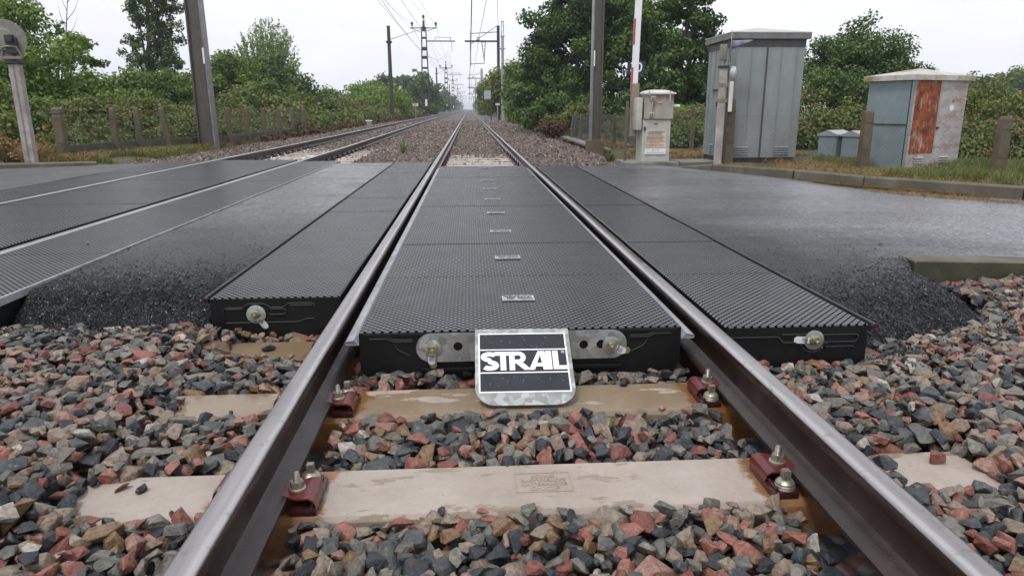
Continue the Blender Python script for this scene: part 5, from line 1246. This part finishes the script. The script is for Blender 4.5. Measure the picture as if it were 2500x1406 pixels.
wire([(-7.6, -10, 12.0), (-7.0, 110, 11.0), (-7.0, 213, 11)], 'lower cable on the bush side of the lattice masts', .012, 1.5)
wire([(-6.4, -10, 13.6), (-6.65, 110, 12.2), (-6.65, 213, 12.2)], 'middle cable of the lattice masts', .012, 1.8)
wire([(-3.9, 5, 5.2), (-3.8, 110, 5.2), (-3.8, 213, 5.2), (-3.8, 500, 5.2)], 'contact wire above the other track', .009)
wire([(-3.9, 5, 6.9), (-3.0, 110, 9.4), (-3.6, 213, 9.4), (-3.6, 303, 9.4)], 'carrying wire with droppers above the other track', .011, 3.2, (60, 200, 5.2))
wire([(-6.75, 62, 6.45), (-6.65, 110, 12.4)], 'tie wire from the nearest wooden pole to the lattice mast', .03)
wire([(-6.85, 154, 8.0), (-6.65, 213, 12.0)], 'tie wire from the second wooden pole to the next lattice mast', .04)

# ------------------------------------------------------------------ vegetation
def leaf_cloud(clumps, n, size, up=.35, elong=1.0, dirs=None):
    """clumps (k,7): centre, radii, weight. Returns quads."""
    c = np.array(clumps); w = c[:, 6]/c[:, 6].sum(); i = rng.choice(len(c), n, p=w)
    d = rng.normal(size=(n, 3)); d /= np.linalg.norm(d, axis=1)[:, None]
    r = rng.uniform(0, 1, n)**.42
    P = c[i, :3]+d*c[i, 3:6]*r[:, None]
    nn = d*.7+rng.normal(0, .6, (n, 3)); nn[:, 2] += up; nn /= np.linalg.norm(nn, axis=1)[:, None]
    t = rng.normal(size=(n, 3)); t[:, 2] -= .3
    if dirs is not None: t = dirs+rng.normal(0, .35, (n, 3))
    t -= nn*(t*nn).sum(1)[:, None]; t /= np.linalg.norm(t, axis=1)[:, None]; b = np.cross(nn, t)
    s = size*rng.uniform(.6, 1.35, n); L_ = (s*elong)[:, None]; wd = (s*.42)[:, None]
    V = np.stack([P-t*L_*.5, P-b*wd+nn*wd*.2, P+t*L_*.5, P+b*wd+nn*wd*.2], 1).reshape(-1, 3)
    F = np.arange(4*n).reshape(n, 4)
    cl = np.array([random.random() for _ in range(len(c))])
    rv = np.clip(.5*cl[i]+.5*rng.uniform(0, 1, n)+.12*d[:, 2], 0, 1)
    return V, F, np.repeat(rv, 4)
def clumps_in(ell, k, cr, squash=.8, bias=.55):
    """k clumps spread in the union of ellipsoids ell [(cx,cy,cz,rx,ry,rz)]"""
    out = []; vol = np.array([e[3]*e[4]*e[5] for e in ell])**.75; vol /= vol.sum()
    for _ in range(k):
        e = ell[rng.choice(len(ell), p=vol)]; d = rng.normal(size=3); d /= np.linalg.norm(d); r = rng.uniform(bias, 1.0)**.8 if random.random() < .8 else rng.uniform(.1, .8)
        q = cr*rng.uniform(.55, 1.4)
        out.append((e[0]+d[0]*e[3]*r, e[1]+d[1]*e[4]*r, e[2]+d[2]*e[5]*r, q, q, q*squash, q**2))
    return out
def veg(kind, base, ell, k, cr, n, size, mat, label, cat, trunk=None, limbs=6, squash=.8, elong=1.2, group=None, up=.35, bias=.55, zmin=None):
    t = empty(kind, base, label, cat, group); bs = Vector(base)
    cl = clumps_in(ell, k, cr, squash, bias); cl = [(c[0]-bs.x, c[1]-bs.y, c[2]-bs.z)+c[3:] for c in cl]
    if zmin is not None: cl = [c for c in cl if c[2]+bs.z > zmin] or cl
    V, F, rv = leaf_cloud(cl, n, size, up, elong); ob = bigmesh('crown' if trunk else 'foliage', V, F, mat, rv, parent=t)
    b = MB(); h = max(e[2] for e in ell)-bs.z
    r0 = trunk or .03
    if trunk:
        top = Vector((np.mean([e[0] for e in ell])-bs.x, np.mean([e[1] for e in ell])-bs.y, h)); b.tube([(0, 0, -.3), (top.x*.15, top.y*.15, h*.3), (top.x*.6, top.y*.6, h*.7), tuple(top)], [r0, r0*.8, r0*.5, r0*.15], 8)
    for q in random.sample(cl, min(limbs, len(cl))):
        z0 = h*random.uniform(.1, .5) if trunk else 0; p1 = Vector(q[:3]); s0 = Vector((0, 0, z0)) if trunk else Vector((p1.x*.02, p1.y*.02, 0)); m_ = s0.lerp(p1, .5)+Vector((0, 0, .1*h))
        b.tube([s0, m_, p1], [r0*.45, r0*.28, r0*.08], 5)
    b.build('trunk' if trunk else 'stems', 'bark', t, True); return t
def E(px, py, Y, rxp, rzp, ry=None):       # ellipsoid placed from picture measures at distance Y
    p = W(px, py, Y); s = Y/CF; return (p[0], p[1], p[2], rxp*s, ry or rxp*s*.9, rzp*s)

# left side, near to far
p = W(60, 400, 21); veg('leafy_tree', (p[0], 21, -.2), [E(60, 160, 21, 130, 90), E(-40, 60, 22, 110, 90), E(150, 250, 21, 120, 70), E(20, 290, 20, 120, 50)], 190, .42, 26000, .095, 'lf_light', 'bright green leafy tree at the left edge behind the round warning light', 'tree', .1, 14, bias=.3)
p = W(165, 380, 24); t_ = veg('sapling', (p[0], 24, -.2), [E(165, 130, 24, 55, 70), E(215, 150, 24, 45, 45), E(150, 90, 24, 25, 50)], 42, .16, 950, .12, 'lf_mid', 'thin sapling with bare top twigs against the sky at left', 'sapling', .045, 16, bias=.1)
b = MB()
stem = [Vector(W(165, 210, 24)), Vector(W(160, 120, 24)), Vector(W(163, 40, 24)), Vector(W(166, -40, 24))]; o3 = Vector(t_.location)
b.tube([q-o3 for q in stem], [.028, .02, .013, .004], 5)
for q_, dxp, dyp in ((.35, -34, -75), (.45, 26, -55), (.55, -22, -60), (.62, 30, -62), (.72, -16, -50), (.8, 18, -45), (.3, 40, -40), (.25, -30, -30)):
    u = q_*3; i_ = min(2, int(u)); A_ = stem[i_].lerp(stem[i_+1], u-i_); px_ = 163; py_ = 210-250*q_; c = Vector(W(px_+dxp, py_+dyp, 24+random.uniform(-.6, .6))); m_ = A_.lerp(c, .5)+Vector((dxp*.0015, 0, -.05))
    b.tube([A_-o3, m_-o3, c-o3], [.010, .007, .002], 4)
b.build('bare_twigs', 'bark', t_)
p = W(375, 300, 46); veg('poplar_tree', (p[0], 46, -.2), [E(385, 60, 46, 62, 75), E(350, 150, 46, 45, 50), E(420, 150, 46, 40, 55), E(340, 20, 46, 45, 40), E(400, -30, 46, 60, 60), E(325, 110, 46, 25, 20)], 210, .30, 13000, .13, 'lf_dark', 'dark green poplar-like tree rising left of the big mast', 'tree', .16, 14, .9, bias=.15)
# bushes along the left
LB = [('bush', [E(90, 260, 25, 110, 70), E(200, 290, 24, 110, 60), E(30, 330, 22, 90, 50)], 25, 'lf_mid', 'broad green bush behind the thick capped fence post', 22000, .10),
      ('bush', [E(330, 245, 30, 90, 55), E(400, 230, 32, 70, 50), E(280, 270, 29, 80, 45)], 30, 'lf_mid', 'rounded green bush left of the big mast', 18000, .11),
      ('bush', [E(560, 205, 38, 75, 80), E(490, 240, 36, 70, 60), E(640, 250, 36, 80, 60)], 37, 'lf_mid', 'high dark green bush right of the big mast', 24000, .125),
      ('bush', [E(700, 235, 42, 65, 70), E(770, 275, 42, 60, 35), E(650, 190, 43, 60, 60)], 42, 'lf_dark', 'dark green bush under the feathery willow', 19000, .13),
      ('bush', [E(800, 262, 60, 60, 40), E(860, 270, 62, 55, 40), E(740, 290, 50, 60, 30)], 58, 'lf_mid', 'low rounded bushes before the wooden pole', 17000, .17),
      ('bush', [E(930, 250, 72, 60, 42), E(985, 262, 76, 40, 30), E(890, 240, 80, 50, 36)], 74, 'lf_light', 'pale green bush around the foot of the wooden pole', 14000, .20)]
for nm_, el, Y, mt, lb_, n, s in LB:
    veg(nm_, (el[0][0], Y, -.2), el, 150, .38*Y/30, n, s, mt, lb_, 'bush', None, 10, .75, bias=.45)
# feathery willow
p = W(650, 280, 48); t_ = empty('willow_bush', (p[0], 48, -.2), 'feathery pale green willow bush with upright shoots above the dark bushes', 'bush'); Vs, Ds = [], []
b = MB(); org = Vector((p[0], 48, -.2))
for k in range(120):
    a = random.uniform(-1, 1); px = 650+a*88+random.uniform(-8, 8); top = 62+abs(a)**2.2*105+random.uniform(-22, 45); Yq = 48+random.uniform(-1.6, 1.6); A = Vector(W(650+a*25, 260, Yq)); B_ = Vector(W(px, top, Yq)); mid = A.lerp(B_, .55)+Vector((0, 0, .25))
    b.tube([A-org, mid-org, B_-org], [.02, .012, .004], 3, cap=False)
    for q in np.linspace(.25, 1, 60):
        c_ = (A.lerp(mid, q*2) if q < .5 else mid.lerp(B_, q*2-1))-org; Vs.append(c_+Vector((random.gauss(0, .07), random.gauss(0, .07), random.gauss(0, .05)))); Ds.append((B_-A).normalized())
b.build('stems', 'bark', t_); n = len(Vs); P = np.array(Vs); D = np.array(Ds)
cl = [(0, 0, 0, 0, 0, 0, 1)]; V, F, rv = leaf_cloud(cl, n, .115, .2, 1.5, D); V = V.reshape(-1, 4, 3)+P[:, None, :]; bigmesh('foliage', V.reshape(-1, 3), F, 'lf_willow', rv, parent=t_)
# bramble bank behind the left fence
def bank(pts, hgt, dep, k, n, size, mat, name, label=None, cr=.3, thing_cat=None, zb=-.2):
    cl = []
    for _ in range(k):
        u = random.random()*(len(pts)-1); i = int(u); q = u-i; a, c = pts[i], pts[i+1]; x = a[0]+(c[0]-a[0])*q; y = a[1]+(c[1]-a[1])*q
        s = random.random(); off = -abs(s)*dep; hh = hgt*(.35+.65*min(1, s*1.8))*(.75+.5*float(vnoise(x, y, .5, 8))); r = cr*random.uniform(.6, 1.4); zz = zb+hh*random.uniform(.05, 1)**.6
        cl.append((x+off*pts[0][2], y+abs(off)*.3, zz, r, r, r*.75, r*r))
    V, F, rv = leaf_cloud(cl, n, size, .5, 1.1); o = bigmesh(name, V, F, mat, rv)
    return tag(o, label, thing_cat, None, 'stuff') if thing_cat is None else tag(o, label, thing_cat)
bank([(-8.6, 15.0, 1), (-8.2, 17.0, 1), (-7.6, 18.6, 1), (-7.2, 22, 1), (-7.1, 29.5, 1)], 1.12, 3.2, 480, 64000, .075, 'lf_bram', 'undergrowth', cr=.30)
bank([(-7.2, 29, 1), (-6.9, 45, 1), (-6.9, 70, 1), (-6.9, 110, 1)], 1.7, 3.5, 420, 36000, .16, 'lf_bram', 'undergrowth', cr=.55)
bank([(-6.3, 22, .2), (-6.2, 60, .2), (-6.2, 110, .2)], .35, 1.5, 240, 9000, .09, 'lf_red', 'undergrowth', cr=.2)
bank([(-9.2, 12.9, 1), (-8.4, 13.4, 1), (-8.3, 14.6, 1)], .75, 2.5, 70, 7000, .055, 'straw', 'dry_grass', cr=.18)
bank([(-11.5, 14.5, 1), (-9, 16.5, 1)], 2.2, 3.0, 130, 14000, .085, 'lf_mid', 'undergrowth', cr=.38)
# young trees beyond the pole
for px, py, Y, rx_, rz_, lb_, mt in ((1035, 215, 135, 38, 38, 'dark bushy tree behind the nearest lattice mast', 'lf_dark'), (940, 215, 120, 22, 34, 'slim poplar tree seen left of the wooden pole', 'lf_far'), (905, 235, 118, 26, 28, 'low pale tree left of the wooden pole', 'lf_far')):
    p = W(px, 270, Y); veg('roadside_tree', (p[0], Y, -.2), [E(px, py, Y, rx_, rz_), E(px-12, py+30, Y, rx_*1.25, rz_*.8), E(px+10, py+45, Y, rx_*1.4, 26)], 110, 1.0, 9000, .34, mt, lb_, 'tree', .2, 8, bias=.2)
# right side: the big dark trees
RT = [('dense_tree', [E(1400, 90, 33, 130, 100), E(1330, 170, 34, 80, 85), E(1440, 210, 32, 120, 80), E(1490, 0, 33, 130, 120), E(1300, 240, 33, 55, 45), E(1560, 140, 31, 90, 110)], 33, 'lf_dark', 'huge dark green tree behind the right catenary mast', 60000, .125, 330),
      ('open_tree', [E(1610, 60, 27, 80, 55), E(1700, 70, 27, 65, 45), E(1650, 150, 26, 70, 70), E(1730, 140, 27, 45, 50), E(1600, 240, 26, 70, 60), E(1690, 225, 27, 70, 75), E(1640, 250, 28, 80, 40), E(1740, 210, 28, 60, 60), E(1690, 10, 27, 60, 30), E(1750, 45, 27, 35, 18)], 27, 'lf_dark', 'loose dark tree with sky gaps above the barrier machine', 30000, .11, 190),
      ('dark_tree', [E(2090, 125, 25, 95, 75), E(2160, 165, 25, 90, 60), E(2010, 170, 25, 80, 80), E(2230, 190, 25, 50, 22), E(2060, 220, 24, 110, 50)], 25, 'lf_dark', 'dark round windswept tree between the two cabinets', 30000, .085, 210)]
for nm_, el, Y, mt, lb_, n, s, k in RT:
    p = W({'dense_tree': 1450, 'open_tree': 1640, 'dark_tree': 2100}[nm_], 300, Y)
    veg(nm_, (p[0], Y, -.2), el, k, .48 if nm_ != 'open_tree' else .36, n, s, mt, lb_, 'tree', .2, 22, .72, bias=.25)
RB = [([E(1380, 265, 31, 90, 45), E(1300, 280, 31, 50, 30), E(1460, 280, 29, 70, 40)], 31, 'lf_dark', 'dark low bush at the foot of the huge tree', 12000, .11),
      ([E(1275, 262, 40, 38, 30), E(1310, 285, 36, 45, 25)], 38, 'lf_light', 'bright green bush beside the slim grey steel mast', 6000, .13),
      ([E(1600, 280, 24, 70, 30), E(1680, 290, 22, 60, 28)], 23, 'lf_light', 'green bush behind the barrier machine', 9000, .09),
      ([E(1420, 282, 27, 60, 22), E(1370, 300, 27, 45, 18)], 27, 'lf_bram', 'brownish bramble bush before the dark low bush', 6000, .08),
      ([E(1350, 315, 25.5, 30, 10), E(1340, 306, 26, 18, 9)], 25.5, 'lf_red', 'small red-brown bush by the ballast edge', 2600, .07),
      ([E(1690, 330, 16.5, 40, 30), E(1640, 345, 16.5, 40, 18)], 16.5, 'lf_mid', 'green shrub seen through the wire mesh left of the tall cabinet', 5000, .06)]
for el, Y, mt, lb_, n, s in RB: veg('bush', (el[0][0], Y, -.2), el, 70, .30*Y/30+.05, n, s, mt, lb_, 'bush', None, 8, .75, bias=.3)
# yellow-green line of trees along the right
for k, (Y, px, py, rx_, rz_, mt) in enumerate([(52, 1275, 195, 42, 42, 'lf_mid'), (66, 1232, 205, 40, 38, 'lf_yel'), (88, 1206, 215, 28, 30, 'lf_yel'), (120, 1188, 222, 20, 26, 'lf_mid')]):
    p = W(px+10, 268, Y); veg('roadside_tree', (p[0], Y, -.2), [E(px, py, Y, rx_, rz_), E(px+14, py+22, Y, rx_, rz_*.8), E(px-4, py+40, Y, rx_*.8, 20)], 90, .62+.004*Y, 13000, .13+.0011*Y, mt, f'green tree leaning towards the line on the right, {ORD[k]} beyond the huge dark one', 'tree', .16, 10, group='trees along the right of the line', bias=.25)
bank([(5.2, 28, -1), (4.6, 45, -1), (4.2, 80, -1), (4.2, 130, -1)], 1.5, 2.5, 260, 18000, .15, 'lf_yel', 'undergrowth', cr=.5)
bank([(3.6, 25, -.2), (3.5, 60, -.2)], .3, 1.2, 110, 6000, .07, 'lf_yel', 'undergrowth', cr=.2)
bank([(3.9, 24, -1), (4.4, 18, -1)], .95, 3.0, 190, 16000, .065, 'lf_bram', 'undergrowth', cr=.25, zb=-.25)
bank([(5.4, 15.2, -.6), (7.6, 14.6, -.6), (9.5, 14.2, -.6), (12.5, 12.6, -.6), (15, 11.0, -.6)], 1.25, 2.8, 480, 62000, .06, 'lf_bram', 'undergrowth', cr=.28)
bank([(7.9, 12.6, -.6), (9.2, 11.2, -.6), (11, 9.6, -.6)], .75, 1.6, 170, 22000, .055, 'lf_bram', 'undergrowth', cr=.22)
bank([(12, 17, -1), (18, 14, -1), (24, 10, -1)], .95, 4, 200, 20000, .09, 'lf_bram', 'undergrowth', cr=.45)
# far tree lines made of three shared trees
def proto(mat, h, w, label):
    return veg('roadside_tree', (0, 0, 0), [(0, 0, h*.55, w, w, h*.40), (w*.4, 0, h*.4, w*.8, w, h*.3), (-w*.4, .5, h*.35, w*.8, w, h*.3), (0, 0, h*.2, w, w, h*.18)], 70, h*.10, 4200, .45, mat, label, 'tree', .2, 5, bias=.3)
pa, pb_, pc = proto('lf_far', 7, 3.2, 'x'), proto('lf_mid', 8, 3.5, 'x'), proto('lf_dark', 9, 3.4, 'x'); pr3 = [pa, pb_, pc]; used3 = [False]*3
k = 0
for side in (-1, 1):
    y = 150 if side < 0 else 140; c_ = 0
    while y < 900 and c_ < 30:
        i = (c_+(side > 0)) % 3
        if used3[i]: o = copy_tree(pr3[i])
        else: o = pr3[i]; used3[i] = True
        s_ = random.uniform(.85, 1.25)*(1+.0004*y); o.scale = (s_, s_, s_); o.rotation_euler = (0, 0, random.uniform(0, 6)); o.location = (side*(11.2 if side < 0 else 8.6)+side*random.uniform(0, 3.5), y, -.3)
        o['label'] = f'hazy tree along the {"left" if side < 0 else "right"} of the line, {ORD[c_]} after the near bushes'; o['group'] = 'far trees along the line'; c_ += 1; y += 13+y*.045
# wood on the far right
for k, (px, py, Y, rx_, rz_) in enumerate([(2390, 222, 95, 45, 34), (2460, 212, 100, 50, 38), (2540, 205, 105, 55, 44), (2340, 240, 90, 40, 24)]):
    p = W(px, 275, Y); veg('distant_tree', (p[0], Y, -.3), [E(px, py, Y, rx_, rz_), E(px+15, py+25, Y, rx_, rz_*.8)], 80, 1.0, 7000, .34, ['lf_dark', 'lf_mid', 'lf_dark', 'lf_mid'][k], ['dark distant tree just right of the rusty cabinet', 'paler distant tree at the far right', 'big distant tree cut by the right edge', 'low distant tree peeping over the rusty cabinet'][k], 'tree', .25, 6, bias=.3)
p = W(2300, 262, 60); bank([(p[0]-14, 60, -.1), (p[0]+30, 50, -.1)], 2.2, 4, 120, 9000, .22, 'lf_mid', 'undergrowth', cr=.9)
bank([(-40, 60, .2), (-14, 48, .2)], 3.4, 5, 160, 14000, .22, 'lf_mid', 'undergrowth', cr=1.0)

# grass and straw
def blades(n, fx, h, mat, name, w=.004, lean=.35):
    x, y, z = fx(n); a = rng.uniform(0, 2*np.pi, n); hh = h*rng.uniform(.4, 1.4, n); l = hh*rng.normal(0, lean, n); l2 = hh*rng.normal(0, lean, n)
    B0 = np.stack([x, y, z], -1); s = np.stack([np.cos(a)*w, np.sin(a)*w, 0*a], -1); M1 = B0+np.stack([l*.35, l2*.35, hh*.6], -1); T = B0+np.stack([l, l2, hh], -1)
    V = np.stack([B0-s, B0+s, M1+s*.8, M1-s*.8, T], 1).reshape(-1, 3); i = np.arange(n)*5
    F = np.stack([np.stack([i, i+1, i+2], 1), np.stack([i, i+2, i+3], 1), np.stack([i+3, i+2, i+4], 1)], 1).reshape(-1, 3)
    o = bigmesh(name, V, F, mat, np.repeat(rng.uniform(0, 1, n), 5)); return tag(o, kind='stuff')
def strip_at(pts, w, zf=None):
    P = np.array([p[:2] for p in pts]); 
    def f(n):
        u = rng.uniform(0, len(P)-1.001, n); i = u.astype(int); q = (u-i)[:, None]; c_ = P[i]*(1-q)+P[i+1]*q; d = P[i+1]-P[i]; d = d/np.linalg.norm(d, axis=1)[:, None]; off = w[0]+(w[1]-w[0])*rng.uniform(0, 1, n)**1.2
        x, y = c_[:, 0]-d[:, 1]*off, c_[:, 1]+d[:, 0]*off; clumpy = vnoise(x, y, 2.2, 4) > .42; x, y = x[clumpy], y[clumpy]
        x = np.resize(x, n)+rng.normal(0, .02, n); y = np.resize(y, n)+rng.normal(0, .02, n); return x, y, (gz(x, y) if zf is None else zf+0*x)
    return f
Kl = [K[1], K[2], K[3], K[4], K6]
blades(20000, strip_at(Kl[1:], (.2, 2.2)), .06, 'grass', 'grass', .0035)
blades(16000, strip_at(Kl[2:], (.5, 3.5)), .12, 'grass', 'grass', .004)
blades(5000, strip_at([(5.3, 10.6), (7.2, 10.2), (9, 9)], (-.5, .9)), .12, 'grass', 'grass', .004)
blades(15000, strip_at(Kl, (.12, 1.9)), .08, 'straw', 'dry_grass', .003, 1.2)
blades(7000, strip_at(Kl, (-.05, .01), -.085), .04, 'straw', 'dry_grass', .003, 2.2)
blades(2500, strip_at(Kl[2:], (-.4, -.05), -.085), .03, 'straw', 'dry_grass', .003, 2.5)
blades(9000, strip_at([(3.0, 13.0), (4.4, 13.6), (6, 13.6)], (-1.0, 1.4)), .07, 'straw', 'dry_grass', .004, 1.2)
blades(7000, strip_at([(3.1, 14.5), (3.5, 18), (3.6, 26)], (-.5, .45)), .08, 'straw', 'dry_grass', .005, 1.0)
blades(14000, strip_at([(-7.0, 13.2), (-6.5, 18), (-6.3, 30)], (-.4, .9)), .12, 'grass', 'grass', .006)
blades(7000, strip_at([(-7.4, 12.8), (-6.9, 15), (-6.4, 24)], (-.3, 1.1)), .13, 'straw', 'dry_grass', .006, .8)
blades(7000, strip_at([(-10, 12.8), (-8.0, 13.0)], (-.2, 1.5)), .28, 'straw', 'dry_grass', .006, .6)
def tuft(x, y, z, n, h, mat, label, w=.006, r=.05):
    a = rng.uniform(0, 2*np.pi, n); rr = rng.uniform(0, r, n)
    o = blades(n, lambda m: (x+rr*np.cos(a), y+rr*np.sin(a), z+0*a), h, mat, 'weed', w, .5); o['kind'] = 'thing'; del o['kind']; return tag(o, label, 'weed')
p = G(1490, 388, -.13); tuft(p[0], p[1], -.17, 220, .14, 'grass', 'bright green grass tuft growing in ballast left of the barrier machine', r=.08)
p = G(985, 372, -.12); tuft(p[0], p[1], -.16, 34, .36, 'grass', 'tall thin green weed growing between the two tracks', .008, .05)
p = G(1470, 398, -.1); tuft(p[0], p[1], -.17, 70, .06, 'grass', 'faint grass tuft at the far asphalt edge', r=.08)
# long dry stalk
b = MB(); A = Vector((4.15, 10.35, 0)); pts = [A+Vector((.95*q, -.1*q, .62*math.sin(q*math.pi*.56))) for q in np.linspace(0, 1, 14)]; b.tube(pts, [.004]*10+[.003, .003, .002, .002], 5)
tag(b.build('dry_stalk', 'straw'), 'long arching dry grass stalk in front of the tall grey cabinet', 'stalk')

# ------------------------------------------------------------------ haze
hz = Mat('haze_air'); nt2 = hz.nt; nt2.nodes.remove(hz.b); vp = nt2.nodes.new('ShaderNodeVolumePrincipled'); vp.inputs['Color'].default_value = (.86, .92, 1, 1); vp.inputs['Density'].default_value = .0006; vp.inputs['Anisotropy'].default_value = .0
nt2.links.new(vp.outputs[0], [n for n in nt2.nodes if n.type == 'OUTPUT_MATERIAL'][0].inputs['Volume'])
MS['haze'] = hz.m
hb = MB().box(-950, 950, -50, 2550, -1.5, 18).build('haze', 'haze'); hb['kind'] = 'stuff'
